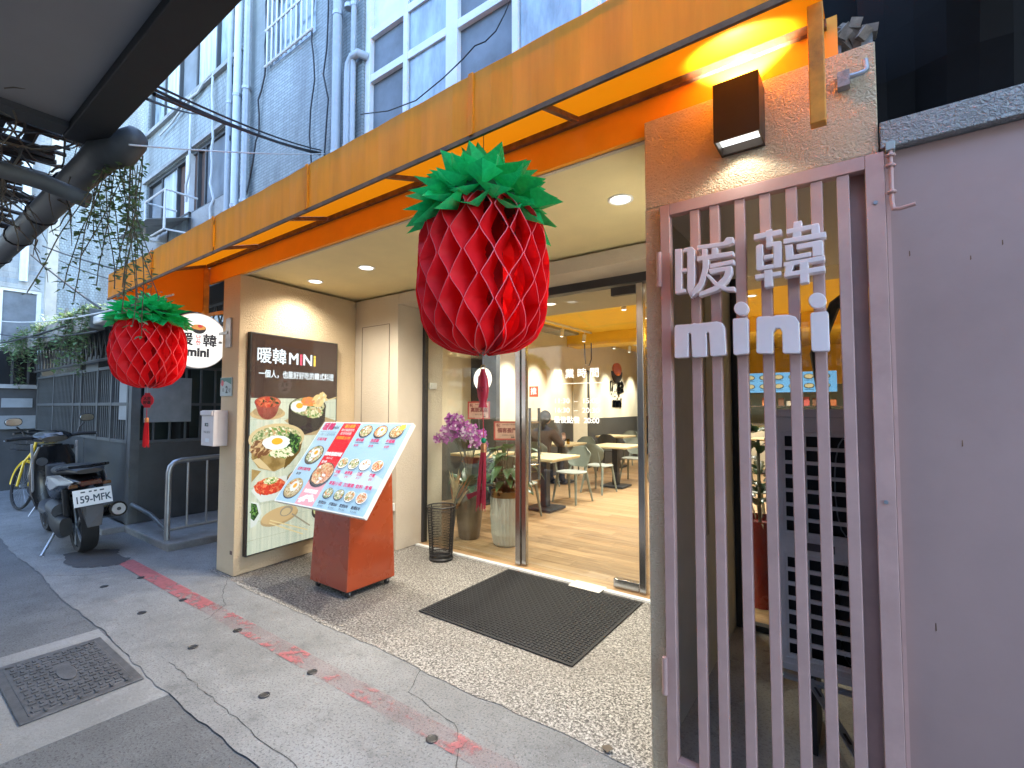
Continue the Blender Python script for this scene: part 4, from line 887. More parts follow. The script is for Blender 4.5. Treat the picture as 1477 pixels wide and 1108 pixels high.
# ------------------------------------------------------------------ canopy over the camera side of the alley
cn = empty('neighbour_canopy', (-.8,.2,2.6)); tag(cn, 'flat grey canopy with a black edge beam overhanging the alley', 'canopy')
MB().box(-2.64,-.8,-2.2,.489,2.635,2.70).build('underside_panel', M('grey_soffit_panel', (.26,.26,.265), .7, var=.05), cn)
MB().box(-2.74,-.75,.49,.61,2.60,2.80).build('edge_beam', M('black_beam_paint', (.014,.015,.017), .6), cn, bevel=.004)
MB().box(-2.74,-2.64,-2.2,.488,2.61,2.80).build('side_beam', m_dgrey, cn)
MB().box(-2.64,-.8,-2.2,-2.19,2.2,2.634).build('wall_strip', m_dgrey, cn)
oh = empty('opposite_house', (-3,-2.5,0)); tag(oh, 'grey cement house across the alley behind the canopy', 'house')
wall_open(-8.5, 7, 0, 5.4, -2.3, -2.5, [(-5.5,-3.2,.02,2.1),(-1.6,.4,.02,2.1),(2,3.6,.9,2.1),(-5.4,-3.6,3.4,4.8),(-1.4,.6,3.4,4.8),(2.2,4,3.4,4.8)]).build('wall', m_cement, oh)
for (a0,a1,b0,b1) in ((-5.5,-3.2,.02,2.1),(-1.6,.4,.02,2.1),(2,3.6,.9,2.1),(-5.4,-3.6,3.4,4.8),(-1.4,.6,3.4,4.8),(2.2,4,3.4,4.8)): MB().box(a0,a1,-2.46,-2.42,b0,b1).build('shutter', m_dgrey if b0 < 3 else m_winglass, oh)
# pipe, sticks and tangle left of it
dp = empty('rainwater_pipe', (-3.9,.6,2.45)); tag(dp, 'fat dark pipe tied with black wire under the stick roof', 'pipe')
pa, pb_ = gy(-40,405,.62), gy(140,232,.62)
m_dpipe = M('dirty_dark_pipe', (.075,.080,.085), .55, var=.35, scale=5, dirt=.5)
MB().tube([pa.lerp(pb_, i/8) for i in range(9)], .066, 16).build('pipe_run', m_dpipe, dp, smooth=True)
e0 = gy(150,222,.62)
MB().tube([pb_, e0, e0+Vector((.10,.04,-.0)), e0+Vector((.15,.06,.04)), e0+Vector((.18,.07,.055)), e0+Vector((.195,.075,.06))], [.068,.070,.064,.058,.045,.02], 14).build('pipe_elbow', m_dpipe, dp, smooth=True)
for t in (.15,.36,.55,.72,.88):
    q = pa.lerp(pb_, t); MB().tube([q+Vector((.02*math.cos(k),.071*math.sin(k*2*math.pi/14),.071*math.cos(k*2*math.pi/14))) for k in range(15)], .005, 5).build('wire_tie', m_cable, dp)
MB().tube([gx(-20,238,-2.86), gx(60,262,-2.86), gx(128,290,-2.80)], .036, 12).build('cross_pipe', m_dpipe, dp, smooth=True)
pg = empty('stick_roof', (-4,-.3,2.7)); tag(pg, 'ragged roof of dark sticks and dry branches above the pipe', 'stick roof')
rs = random.Random(11)
MB().box(-5.2,-2.76,-1.6,.40,2.86,2.88).build('roof_sheet', m_dgrey, pg)
for i in range(46):
    x = -5.2+2.5*i/45+rs.uniform(-.03,.03); r_ = rs.uniform(.008,.020)
    MB().tube(wobble((x,-1.6,2.80),(x+rs.uniform(-.15,.15),.62+rs.uniform(-.1,.03),2.76+rs.uniform(-.02,.04)), .02, 6, rs), r_, 5).build('stick', m_twig, pg)
for i in range(9):
    y = -1.4+.24*i; MB().tube(wobble((-5.2,y,2.83),(-2.75,y+rs.uniform(-.1,.1),2.83), .02, 8, rs), .022, 6).build('batten', m_twig, pg)
mb = MB()
for i in range(150):
    p = Vector((rs.uniform(-4.2,-2.7), rs.uniform(-.2,.6), rs.uniform(2.55,2.78))); q = [p]; d = Vector((rs.uniform(-1,1),rs.uniform(-1,1),rs.uniform(-.5,.3))).normalized()
    for k in range(7): d = (d + Vector((rs.uniform(-.5,.5),rs.uniform(-.5,.5),rs.uniform(-.5,.4)))).normalized(); q.append(q[-1]+d*rs.uniform(.03,.09)); q[-1].y = min(q[-1].y, .66)
    mb.tube(q, [.006-.0006*k for k in range(8)], 4)
stuff(mb.build('twig_tangle', M('dry_vine_bark', (.12,.10,.075), .85, var=.4), pg))
MB().box(-7.2,-6.6,-2.3,.5,0,3.4).build('sheet_backing', M('tan_brick_backing', (.38,.34,.25), .8, var=.25), pg) if False else None
# ------------------------------------------------------------------ vines
def vine(name, starts, length, label, seed, leaf=.022, dens=1.0, drift=.02, mat=m_leafv, group=None):
    r_ = random.Random(seed); o = Vector(starts[0]); t = empty(name, o); tag(t, label, 'vine', group)
    sm = MB(); lm = MB()
    for s0 in starts:
        p = Vector(s0); L = length*r_.uniform(.45,1.0); q = [p.copy()]; n = max(4, int(L/.035)); vx, vy = r_.uniform(-drift,drift), r_.uniform(-drift,drift)
        for k in range(n):
            vx += r_.uniform(-.006,.006); vy += r_.uniform(-.006,.006); p = p + Vector((vx*.4,vy*.4,-.035)); q.append(p.copy())
            for _ in range(2 if r_.random() < dens else 1):
                a = r_.uniform(0,6.28); d = Vector((math.cos(a),math.sin(a),r_.uniform(-.9,.3))).normalized(); s = leaf*r_.uniform(.6,1.3)
                w = d.cross(Vector((r_.uniform(-.3,.3),r_.uniform(-.3,.3),1))).normalized()*s*.42; c = p + d*s*.3
                lm.add([c, c+d*s*.5+w+Vector((0,0,.12*s)), c+d*s*1.2, c+d*s*.5-w+Vector((0,0,.12*s))], [(0,1,2),(0,2,3)])
        sm.tube(q, .0022, 4)
    sm.build('stem', m_stem, t); stuff(lm.build('foliage', mat, t)); return t
rs = random.Random(5)
p = gy(165,222,.66)
vine('hanging_vine', [(p.x+rs.uniform(-.10,.12), p.y+rs.uniform(-.05,.09), p.z+rs.uniform(-.05,.08)) for _ in range(20)], .78, 'long green vine trailing from the pipe end beside the canopy beam', 21, .026, 1.2)
vine('hanging_vine', [(p.x-.28+rs.uniform(-.05,.05), p.y, p.z-.08) for _ in range(5)], .35, 'short green vine strands hanging below the fat pipe', 24, .026)
for i, (px_, py, n_, L, lab) in enumerate(((5,500,26,.9,'thick green vine mass at the far end of the eave'),(28,490,20,.55,'green vine clump spilling over the middle of the eave'),(62,477,10,.55,'thin green vine strand hanging from the eave above the grille'),
        (100,462,12,.95,'long pale green vine hanging from the eave in front of the truss'),(124,452,6,.8,'single thin vine strand at the near end of the eave'))):
    q = gy(px_, py, 1.57); vine('eave_vine', [(q.x+rs.uniform(-.35,.35)*(2 if i < 2 else .3), 1.57+rs.uniform(-.06,.05), 2.62+rs.uniform(-.04,.06)) for _ in range(n_)], L, lab, 40+i, .05, group=None)
tp = MB(); lt = empty('ground_cover', (-9.5,1.7,2.6))
tag(lt, 'low leafy creeper growing along the top of the eave', 'creeper')
for i in range(2600):
    x = -12.3+4.9*rs.random()**.8; c = Vector((x,1.62+rs.random()*.25,2.60+abs(rs.gauss(0,.05))*(1.6 if x < -9.5 else .8))); a = rs.uniform(0,6.28); s = rs.uniform(.02,.05)
    d = Vector((math.cos(a),math.sin(a),rs.uniform(-.2,.9))).normalized(); w = d.cross(Vector((.2,.1,1))).normalized()*s*.4
    tp.add([c, c+d*s*.5+w, c+d*s, c+d*s*.5-w], [(0,1,2),(0,2,3)])
stuff(tp.build('foliage', thin('creeper_leaf', (.12,.19,.08), .3, .55, .4, 20), lt)); MB().tube([(-12.3,1.7,2.605),(-7.4,1.68,2.605)], .008, 5).build('stem', m_stem, lt)
for i, (A, B_, d, r_, lab) in enumerate((((0,463),(250,425),.10,.012,'grey cable slung across the end of the alley above the eave'),((0,482),(140,478),.06,.014,'black cable above the vine covered eave'),
        ((45,368),(145,445),.02,.016,'thick black cable dropping from the pipe to the eave'),((0,495),(95,470),.02,.018,'thick black cable running behind the vine clump'),((62,355),(205,398),.02,.014,'black cable stretched level in front of the pale far block'),((85,375),(190,410),.03,.008,'thin drooping wire in front of the pale far block'))):
    a = gy(*A, 1.45); b = gy(*B_, 1.5 if i != 2 else 1.6); cable(sag(a, b, d, 12), r_*.7, m_cable if i else m_cablew, lab)
# ------------------------------------------------------------------ barred gate with the shop name
gt = empty('barred_gate', (-.28,1.93,0)); tag(gt, 'dusty pink metal gate of upright bars beside the shopfront', 'gate')
GX0, GX1, GZ0, GZ1, gf, gb_ = -.640, .082, .045, 2.262, 1.905, 1.945
MB().box(GX0,GX0+.038,gf,gb_,GZ0,GZ1).build('frame', m_gate, gt, bevel=.002)
MB().box(GX1-.050,GX1,gf,gb_,GZ0,GZ1).build('frame', m_gate, gt, bevel=.002)
MB().box(GX0+.0385,GX1-.0505,gf,gb_,GZ1-.045,GZ1).build('frame', m_gate, gt, bevel=.002)
MB().box(GX0+.0385,GX1-.0505,gf,gb_,GZ0,GZ0+.045).build('frame', m_gate, gt, bevel=.002)
MB().box(GX1-.1005,GX1-.0505,gb_+.02,gb_+.05,GZ0,GZ1).build('rear_post', m_gate, gt)
for k in range(7):
    xc = gy((1007,1036,1073,1110,1149,1186,1225)[k], 560, 1.925).x
    MB().box(xc-.0175,xc+.0175,1.91,1.942,GZ0+.046,GZ1-.046).build('bar', m_gate, gt, bevel=.003)
for z0 in (1.93,.33):
    MB().tube([(GX0-.004,1.900,z0),(GX0-.004,1.900,z0+.14)], .010, 10).build('hinge', m_gate, gt, smooth=True)
LY = 1.898                                   # front plane of the sign letters, which stand off the bars
def sign(label_name, groups, dep=.036, bev=.0025):
    o = empty(label_name, (0,1.905,1.6)); return o
def c5(x, y): return (950+x*.19856, 300+y*.19856)
def c6(x, y): return (1050+x*.19856, 300+y*.19856)
def letter(par, name, strokes, conv, dep=.034):
    mb = MB()
    for i, st_ in enumerate(strokes):
        pts = [gy(*conv(x, y), LY-.030) for x, y in st_]; pts = [Vector((p.x, LY-.030-i*.0004, p.z)) for p in pts]
        mb.prism(pts, (0,1,0), dep+i*.0004)
    return mb.build(name, m_letter, par, bevel=.0022)
sg = empty('gate_sign', (-.33,1.9,1.62)); tag(sg, 'raised pale pink letters reading 暖韓 mini fixed on the gate bars', 'sign')
letter(sg, 'character_nuan', [
  [(116,300),(168,296),(168,588),(198,586),(198,612),(118,624)], [(168,440),(206,436),(206,464),(168,468)],
  [(180,294),(240,281),(262,300),(262,560),(236,656),(212,612),(206,590),(206,318),(180,322)],
  [(278,273),(470,246),(492,214),(542,212),(540,250),(506,268),(278,306)],
  [(312,300),(354,296),(354,346),(312,350)], [(384,292),(426,287),(426,330),(384,338)],
  [(278,352),(542,314),(544,346),(278,388)], [(366,410),(546,374),(546,406),(372,440)],
  [(318,380),(364,374),(366,438),(334,545),(300,598),(246,646),(232,618),(292,540),(318,440)],
  [(362,446),(528,420),(532,470),(500,532),(430,600),(292,646),(292,616),(396,572),(470,500),(482,462),(372,480)],
  [(340,488),(366,482),(434,550),(500,576),(552,572),(552,606),(480,602),(410,570)]], c5)
letter(sg, 'character_han', [
  [(186,192),(388,153),(388,192),(186,232)], [(272,166),(320,150),(322,250),(276,256)],
  [(202,282),(214,268),(254,262),(256,418),(330,404),(330,438),(216,456),(203,444)], [(274,254),(380,238),(390,248),(392,430),(330,438),(328,278),(276,290)],
  [(257,346),(328,332),(328,364),(257,378)], [(196,486),(388,458),(388,490),(196,520)], [(262,458),(320,446),(326,568),(264,580)],
  [(476,102),(536,92),(530,222),(466,232)], [(424,156),(660,110),(662,146),(424,194)], [(602,122),(662,112),(668,188),(606,198)], [(402,228),(712,172),(712,214),(402,264)],
  [(412,276),(470,264),(476,344),(606,318),(606,354),(420,386)], [(497,268),(676,234),(690,246),(692,346),(614,358),(612,286),(497,306)],
  [(404,398),(704,346),(704,382),(404,430)], [(418,426),(482,414),(456,486),(406,506)], [(520,394),(584,384),(588,540),(522,552)], [(408,474),(706,420),(706,460),(408,506)]], c6)
letter(sg, 'letter_m', [[(114,868),(124,850),(238,843),(256,836),(272,840),(420,824),(458,834),(478,872),(488,1060),(478,1070),(384,1078),(374,1070),(366,912),(356,900),(346,912),(350,1074),(340,1080),(250,1086),(242,1078),(234,916),(224,905),(214,916),(215,1078),(206,1086),(122,1091),(114,1082)]], c5)
letter(sg, 'letter_i', [[(33,812),(42,803),(134,796),(144,806),(148,1050),(140,1060),(48,1068),(38,1058)], arc((94,730), 52, 50, 0, 345, 23)], c6)
letter(sg, 'letter_n', [[(205,802),(216,790),(300,785),(320,790),(350,778),(430,774),(490,790),(516,830),(525,1044),(515,1055),(404,1056),(396,1046),(392,902),(378,874),(344,874),(328,902),(326,1048),(316,1058),(214,1056),(205,1046)]], c6)
letter(sg, 'letter_i', [[(597,772),(608,760),(716,750),(728,760),(738,1028),(728,1040),(616,1042),(606,1032)], arc((649,672), 65, 57, 0, 345, 23)], c6)
# pink wall sheet, frieze, bolt, tarpaulin
pw2 = empty('pink_metal_wall', (.8,1.95,0)); tag(pw2, 'dusty pink sheet metal wall beside the barred gate', 'wall')
MB().box(.096,1.9,1.955,2.02,0,2.275).build('sheet', m_pink, pw2)
MB().box(.084,.0945,1.925,1.96,0,2.262).build('edge_strip', m_gate, pw2)
MB().box(.074,1.9,1.92,2.03,2.278,2.365).build('stucco_band', stucco('pale_stucco_band', (.42,.41,.38), 75, .9, .012), pw2, bevel=.003)
bo_ = empty('gate_bolt', (.10,1.9,2.0)); tag(bo_, 'pale pink drop bolt with a hooked end on the gate frame', 'bolt')
bx_ = .098
MB().tube([(bx_,1.905,2.262),(bx_,1.905,2.09),(bx_+.003,1.90,2.068),(bx_+.018,1.892,2.062),(bx_+.055,1.885,2.066)], .0062, 8).build('rod', m_gate, bo_, smooth=True)
for z in (2.238,2.205,2.12): MB().lathe([(.012,0),(.014,.004),(.012,.008)], (bx_,1.905,z), 10).build('guide_ring', m_gate, bo_)
MB().box(bx_-.012,bx_+.012,1.895,1.93,2.258,2.285).build('bracket', M('pale_green_bracket', (.40,.46,.43), .6), bo_, bevel=.002)
tb = MB(); nx, nzz = 26, 16; r5 = random.Random(9)
hgt = [[.05*math.sin(i*.9+j*.35)+.04*math.sin(i*.31-j*.8)+r5.uniform(-.012,.012) for j in range(nzz)] for i in range(nx)]
for i in range(nx-1):
    for j in range(nzz-1):
        P = lambda a, b: (.03+2.0*a/(nx-1), 2.22+hgt[a][b]-.012*b, 2.3+2.6*b/(nzz-1))
        tb.quad(P(i,j), P(i+1,j), P(i+1,j+1), P(i,j+1))
tpo = tb.build('tarpaulin', M('black_plastic_tarpaulin', (.007,.006,.006), .75, var=.4, spec=.15), smooth=True); tag(tpo, 'crumpled black plastic tarpaulin hanging above the pink wall', 'tarpaulin')
tag(MB().box(-.098,2.0,2.36,2.6,2.36,6).build('dark_recess_backing', m_dark), 'near-black wall standing in for the dark recess behind the tarpaulin', 'wall')  # the shade of the recess is put into this near-black colour
tag(MB().box(-1.5,2.2,.9,2.5,3.3,3.36).build('dark_roof_sheet', m_dgrey), 'dark roof sheet', 'roof') if False else None
tag(MB().box(.10,3.2,1.6,2.0,3.02,3.06).build('roof_sheet', m_dark), 'dark sheet added over the pink wall to keep it in shade', 'roof')  # added sheet, keeps sky light off the tarpaulin and pink wall
cb_ = MB(); a = gy(1232,40,2.02)
for i in range(14): cb_.cbox((a.x+r5.uniform(-.045,.045), 2.06+r5.uniform(-.03,.03), 2.78+r5.uniform(-.03,.035)), r5.uniform(.03,.06), r5.uniform(.03,.05), r5.uniform(.02,.05), Euler((r5.random(),r5.random(),r5.random())).to_matrix())
bl = empty('broken_concrete_ledge', (a.x,2.06,2.65)); tag(bl, 'broken concrete ledge stub on two short posts above the gate lintel', 'ledge')
cb_.build('rubble', M('broken_concrete', (.24,.19,.15), .9, var=.4, scale=30, bmp=.6, bs=60), bl)
for dx in (-.055,.035): MB().box(a.x+dx-.016,a.x+dx+.016,2.04,2.08,2.649,2.77).build('post', m_cement, bl)
hk = empty('wall_hook', (-.02,1.92,2.55)); tag(hk, 'pale bent steel hook bracket on the stucco above the gate', 'hook')
q = [gy(x, y, 1.905) for x, y in ((1218,112),(1232,109),(1246,104),(1250,100),(1248,86))]
MB().tube(q, .008, 8).build('hook_arm', m_alu, hk, smooth=True)
q0 = gy(1217,112,1.90); MB().box(q0.x-.018,q0.x+.016,1.895,1.929,q0.z-.03,q0.z+.022).build('hook_plate', m_cement, hk)
# ------------------------------------------------------------------ air conditioner behind the gate
ac = empty('air_conditioner', (.1,2.75,.15)); tag(ac, 'grey outdoor air conditioner unit with grid vents behind the gate bars', 'air conditioner')
m_ac = M('grey_ac_enamel', (.78,.74,.72), .5, var=.08, dirt=.25)
A0, A1, AY, AZ0, AZ1 = -.300, .50, 2.38, .36, 1.40
ops = []
cols = [(A0+.029,A0+.075),(A0+.109,A0+.154),(A0+.194,A0+.288),(A0+.42,A0+.51),(A0+.56,A0+.65)]
for c in cols:
    for b_, z in ((0,.400),(1,.915)):
        for k in range(7): ops.append((c[0], c[1], z+.060*k, z+.060*k+.045))
wall_open(A0, A1, AZ0, AZ1, AY, AY+.012, ops).build('front_panel', m_ac, ac)
MB().box(A0,A0+.012,AY+.0125,AY+.32,AZ0,AZ1).build('side_panel', m_ac, ac); MB().box(A1-.012,A1,AY+.0125,AY+.32,AZ0,AZ1).build('side_panel', m_ac, ac)
MB().box(A0-.006,A1+.006,AY-.008,AY+.325,AZ1+.001,AZ1+.035).build('top_cover', m_ac, ac, bevel=.004); MB().box(A0,A1,AY,AY+.32,AZ0-.03,AZ0-.001).build('base_pan', m_ac, ac, bevel=.003)
MB().box(A0+.013,A1-.013,AY+.05,AY+.31,AZ0+.001,AZ1-.001).build('core', m_black, ac)
for (a0, a1, z0, z1) in ((A0+.014,A0+.170,.380,.825),(A0+.014,A0+.170,.895,1.345),(A0+.180,A0+.302,.380,.825),(A0+.180,A0+.302,.895,1.345)):
    f_ = MB()
    for q in ((a0,a1,z0,z0+.008),(a0,a1,z1-.008,z1),(a0,a0+.008,z0+.008,z1-.008),(a1-.008,a1,z0+.008,z1-.008)): f_.box(q[0],q[1],AY-.006,AY-.0005,q[2],q[3])
    f_.build('vent_frame', m_ac, ac, bevel=.002)
for k in range(3):
    zc = .60+.515*(k % 2)
    for c in (.241,): MB().tube([(A0+c+.036*math.cos(t*.42),AY+.028,zc+.2*math.sin(t*.42)) for t in range(16)], .003, 5).build('fan_guard_ring', m_alu, ac)
MB().box(A0+.06,A0+.20,AY-.008,AY-.001,.845,.875).build('name_plate', M('dark_name_plate', (.10,.08,.08), .5), ac)
for x in (A0+.1,A1-.1): MB().box(x-.02,x+.02,AY+.02,AY+.30,.0,AZ0-.031).build('foot', m_dgrey, ac)
sbk = MB(); p0 = Vector((A0+.10,AY-.04,.335)); p1 = Vector((A0+.42,AY-.36,.03)); sbk.beam(p0, p1, .045, .006, (0,.3,1))
so2 = sbk.build('slotted_brace', m_alu, ac)
dd_ = (p1-p0).normalized()
for k in range(6): MB().beam(p0+(p1-p0)*(.10+.15*k)-dd_*.018+Vector((0,0,.0035)), p0+(p1-p0)*(.10+.15*k)+dd_*.018+Vector((0,0,.0035)), .012, .003, (0,.3,1)).build('slot', m_black, so2)
MB().beam((A0-.02,AY-.03,.318),(A1,AY-.03,.318), .03, .012).build('slotted_rail', m_alu, ac)
nf = sheet('niche_floor', -.697, 1.0, 2.0, 3.545, .002, concrete('niche_concrete', (.36,.34,.31), .3, .6, (.03,.03,.03)))
wn2 = empty('niche_window', (-.05,3.5,0)); tag(wn2, 'dark framed glass panel at the back of the niche behind the gate', 'window')
MB().box(-.660,.48,3.495,3.505,.04,2.44).build('pane', m_glass, wn2); MB().box(-.697,-.661,3.47,3.53,.003,2.447).build('frame', m_dgrey, wn2); MB().box(.481,.519,3.47,3.53,.003,2.447).build('frame', m_dgrey, wn2)
MB().box(-.66,.48,3.47,3.53,.003,.039).build('frame', m_dgrey, wn2)
hs = MB().tube([(-.02,3.30,.0),(-.06,3.30,.8),(-.16,3.28,1.4),(-.20,3.25,1.75),(-.10,3.15,2.0),(.2,3.0,2.2),(.5,2.95,2.3)], .03, 8).build('refrigerant_pipe', M('grey_pipe_wrap', (.16,.16,.15), .7), smooth=True); tag(hs, 'wrapped grey pipe curving up behind the air conditioner', 'pipe')
# ------------------------------------------------------------------ pineapple lanterns
m_paper = thin('red_tissue_paper', (.95,.014,.020), .45, .55, .10, 6, .35)
m_pedge = M('pink_paper_edge', (.80,.16,.18), .6, var=.05)
m_foil = thin('green_foil_paper', (.018,.52,.13), .28, .2, .15, 12, .8)
def lantern(loc, rad, H, zc, label, prof, tagkind, crown_h, crown_r, N=34, rows=8, seed=1, squash=0.0):
    """loc: top hook point; zc: height of the red body's middle"""
    r_ = random.Random(seed); X, Y, ZT = loc
    t = empty('pineapple_lantern', (X,Y,zc-H/2)); tag(t, label, 'lantern')
    mb = MB(); eb = MB(); sub = 5; J = rows*sub; d = 2*math.pi/N
    def pr_(u):                              # u 0 bottom .. 1 top -> radius
        for (a, ra), (b, rb) in zip(prof, prof[1:]):
            if u <= b: k = (u-a)/(b-a); k = k*k*(3-2*k) if False else k; return rad*(ra+(rb-ra)*k)
        return rad*prof[-1][1]
    def th(k, j):
        x = (j/sub + (k % 2)) % 2; tri = max(-.92, min(.92, abs(x-1)*2-1))/.92
        return k*d + d*(.455+.03*math.sin(k*5.1+j*.9))*tri + .02*math.sin(k*2.1+j*.23)
    for k in range(N):
        O = []; I = []; E1 = []; E2 = []
        for j in range(J+1):
            u = j/J; R_ = pr_(u)*(1+.012*math.sin(k*1.7+j*.5)); a = th(k, j); z = zc-H/2+H*u
            O.append((X+R_*math.cos(a), Y+R_*math.sin(a), z)); ri = R_*.68; b_ = a+d*(1.35+.35*math.sin(k*1.3+j*.11)); I.append((X+ri*math.cos(b_), Y+ri*math.sin(b_), z+.012))
            w = .0011; tx, ty = -math.sin(a)*w, math.cos(a)*w; R2 = R_+.0004
            E1.append((X+R2*math.cos(a)+tx, Y+R2*math.sin(a)+ty, z)); E2.append((X+R2*math.cos(a)-tx, Y+R2*math.sin(a)-ty, z))
        L = J+1
        mb.add(O+I, [(j, j+1, L+j+1, L+j) for j in range(J)]); eb.add(E1+E2, [(j, j+1, L+j+1, L+j) for j in range(J)])
    body = mb.build('paper_body', m_paper, t); body.data.polygons.foreach_set('use_smooth', [True]*len(body.data.polygons))
    eb.build('paper_edges', m_pedge, body)
    MB().lathe([(rad*.30,zc-H/2+.01-zc),(rad*.30,H/2-.01)], (X,Y,zc), 18).build('paper_core', M('red_paper_core', (.30,.004,.007), .8), body)
    # crown of folded leaves
    lf = MB(); lf.add([(0,0,0),(.40,.34,.07),(1,0,0),(.40,-.34,.07),(.38,0,-.13)], [(0,4,1),(1,4,2),(2,4,3),(3,4,0)])
    lme = lf.mesh('leaf'); lme.materials.append(m_foil)
    zt = zc+H/2-.01+squash*.012
    rings = [(crown_r*.52,-.08,-38+squash*6,13,.62),(crown_r*.50,.06,-22,13,.62),(crown_r*.45,.22,-6,13,.58),(crown_r*.38,.38,10,12,.54),(crown_r*.29,.52,22,11,.50),(crown_r*.19,.66,36,8,.46),(crown_r*.09,.76,58,6,.42),(.01,.82,78,3,.36)]
    for ri, (rr, hz, tilt, n_, ln) in enumerate(rings):
        for i in range(n_):
            a = 2*math.pi*(i+.5*(ri % 2))/n_+r_.uniform(-.08,.08); L = crown_r*ln*r_.uniform(.9,1.12); ti = R(tilt+r_.uniform(-9,9)-squash)
            mat_ = Matrix.Translation(Vector((X+rr*math.cos(a), Y+rr*math.sin(a), zt+crown_h*hz*.75)) - ORG[t]) @ Matrix.Rotation(a, 4, 'Z') @ Matrix.Rotation(-ti, 4, 'Y') @ Matrix.Rotation(r_.uniform(-.35,.35), 4, 'X') @ Matrix.Diagonal((L, L*1.15, L*r_.uniform(.9,1.5), 1))
            inst('leaf', lme, t, mat_)
    MB().lathe([(crown_r*.5,0),(crown_r*.42,crown_h*.3),(crown_r*.22,crown_h*.6),(.01,crown_h*.75)], (X,Y,zt), 16).build('crown_core', M('dark_green_core', (.004,.08,.03), .7), t)
    MB().tube([(X,Y,zt),(X,Y,ZT)], .0015, 5).build('hanging_string', M('brown_string', (.14,.05,.02), .7), t)
    zb0 = zc-H/2
    m_tag = thin('red_plastic_tag', (.62,.03,.045), .25, .35, .08, 9, .5); m_gld = M('gold_print', (.42,.16,.06), .4); m_blkp = M('dark_print', (.06,.01,.01), .6)
    if tagkind == 'fish':
        MB().tube([(X,Y,zb0+.02),(X,Y,zb0-.035)], .0018, 5).build('hook', m_alu, t)
        MB().tube([(X+.010*math.cos(k*.5236),Y,zb0-.045+.010*math.sin(k*.5236)) for k in range(13)], .0015, 5).build('ring', M('gold_ring', (.45,.30,.10), .35, .8), t)
        tg = MB().loft([(zb0-.185,Y,X,.014,.017),(zb0-.168,Y,X,.010,.011),(zb0-.150,Y,X,.012,.019),(zb0-.12,Y,X,.014,.023),(zb0-.085,Y,X,.012,.019),(zb0-.06,Y,X,.007,.009),(zb0-.05,Y,X,.005,.007)], 16, 'z').build('red_charm', m_tag, t, smooth=True)
        pm_ = MB()
        for i in range(7): pm_.cbox((X-.012+.004*i, Y-.0130-.001*(i%2), zb0-.115-.006*(i%3)), .004, .002, .003)
        pm_.build('charm_print', m_blkp, tg)
        MB().tube([(X,Y,zb0-.185),(X+.004,Y,zb0-.30)], .0016, 5).build('cord', m_tag, t)
        MB().ball((X+.004,Y,zb0-.30), .010, 12).build('jade_bead', M('green_bead', (.01,.25,.08), .2), t, smooth=True)
        z0 = zb0-.31; tl = .20; tr0 = .012
    else:
        pts = arc((0,0), .043, .043, 0, 345, 23)
        cz = zb0-.085; a_ = (0.75,.66)
        tg = MB().prism([(X+u*.80, Y+u*.60, cz+v) for u, v in pts], (-.6,.8,0), .004).build('red_charm', m_tag, t)
        MB().prism([(X+u*.80, Y+u*.60, cz+v) for u, v in ((-.018,.036),(.018,.036),(.018,.052),(-.018,.052))], (-.6,.8,0), .0035).build('charm_tab', m_tag, tg)
        MB().prism([(X+u*.80, Y+u*.60, cz+v) for u, v in ((-.022,-.05),(.022,-.05),(.022,-.036),(-.022,-.036))], (-.6,.8,0), .0035).build('charm_tab', m_tag, tg)
        put_text(MB(), '大吉', (X+.0015,Y-.002,cz+.012), (.8,.6,0), (0,0,1), .026, .001).build('charm_print', m_blkp, tg)
        put_text(MB(), '好運', (X+.0015,Y-.002,cz-.016), (.8,.6,0), (0,0,1), .026, .001).build('charm_print', m_blkp, tg)
        MB().tube([(X,Y,zb0+.02),(X,Y,cz+.05)], .0018, 5).build('hook', m_alu, t)
        MB().tube([(X,Y,cz-.05),(X,Y,cz-.12)], .0016, 5).build('cord', m_tag, t); z0 = cz-.12; tl = .17; tr0 = .013
    MB().lathe([(tr0*.7,0),(tr0,-.008),(tr0*.8,-.020),(tr0,-.030)], (X+.004,Y,z0), 12).build('tassel_cap', M('gold_cap', (.50,.17,.05), .35, .5), t, smooth=True)
    tm = MB()
    for i in range(46):
        a = r_.uniform(0,6.28); q = tr0*.8*math.sqrt(r_.random()); p = Vector((X+.004+q*math.cos(a),Y+q*math.sin(a),z0-.02)); e = Vector((X+.004+q*1.9*math.cos(a)+(-.012 if tagkind == 'fish' else 0),Y+q*1.9*math.sin(a),z0-.03-tl*r_.uniform(.85,1.05)))
        tm.tube([p, p.lerp(e,.5)+Vector((r_.uniform(-.003,.003),r_.uniform(-.003,.003),0)), e], .0014, 4)
    if tagkind == 'fish': tm.add([(X-.002,Y,z0-.16),(X+.006,Y,z0-.165),(X-.075,Y+.01,z0-.205),(X-.085,Y+.01,z0-.188)], [(0,1,2,3)])
    stuff(tm.build('tassel', M('red_silk', (.50,.008,.015), .5, var=.2), t)); return t
L1 = Vector((gy(697,400,1.30).x, 1.30, 0))
k = 1.30
zT = gy(697,298,k).z; zB = gy(697,512,k).z
lantern((L1.x,k,2.575), .232, zT-zB, (zT+zB)/2, 'large red paper pineapple lantern with pink charm hanging before the glass door', [(0,.18),(.03,.55),(.10,.80),(.22,.94),(.40,1.0),(.60,1.0),(.78,.96),(.90,.88),(.97,.72),(1,.5)], 'fish', .19, .262, 30, 7, 3)
X2 = -4.0; p2 = gx(215,500,X2); zT = gx(215,462,X2).z; zB = gx(215,560,X2).z
lantern((p2.x,p2.y,2.56), .224, zT-zB, (zT+zB)/2, 'squat red paper pineapple lantern with round charm hanging before the lit sign', [(0,.25),(.06,.62),(.18,.85),(.36,.98),(.55,1.0),(.75,.96),(.90,.86),(.97,.74),(1,.5)], 'round', .14, .252, 30, 6, 8, 3)
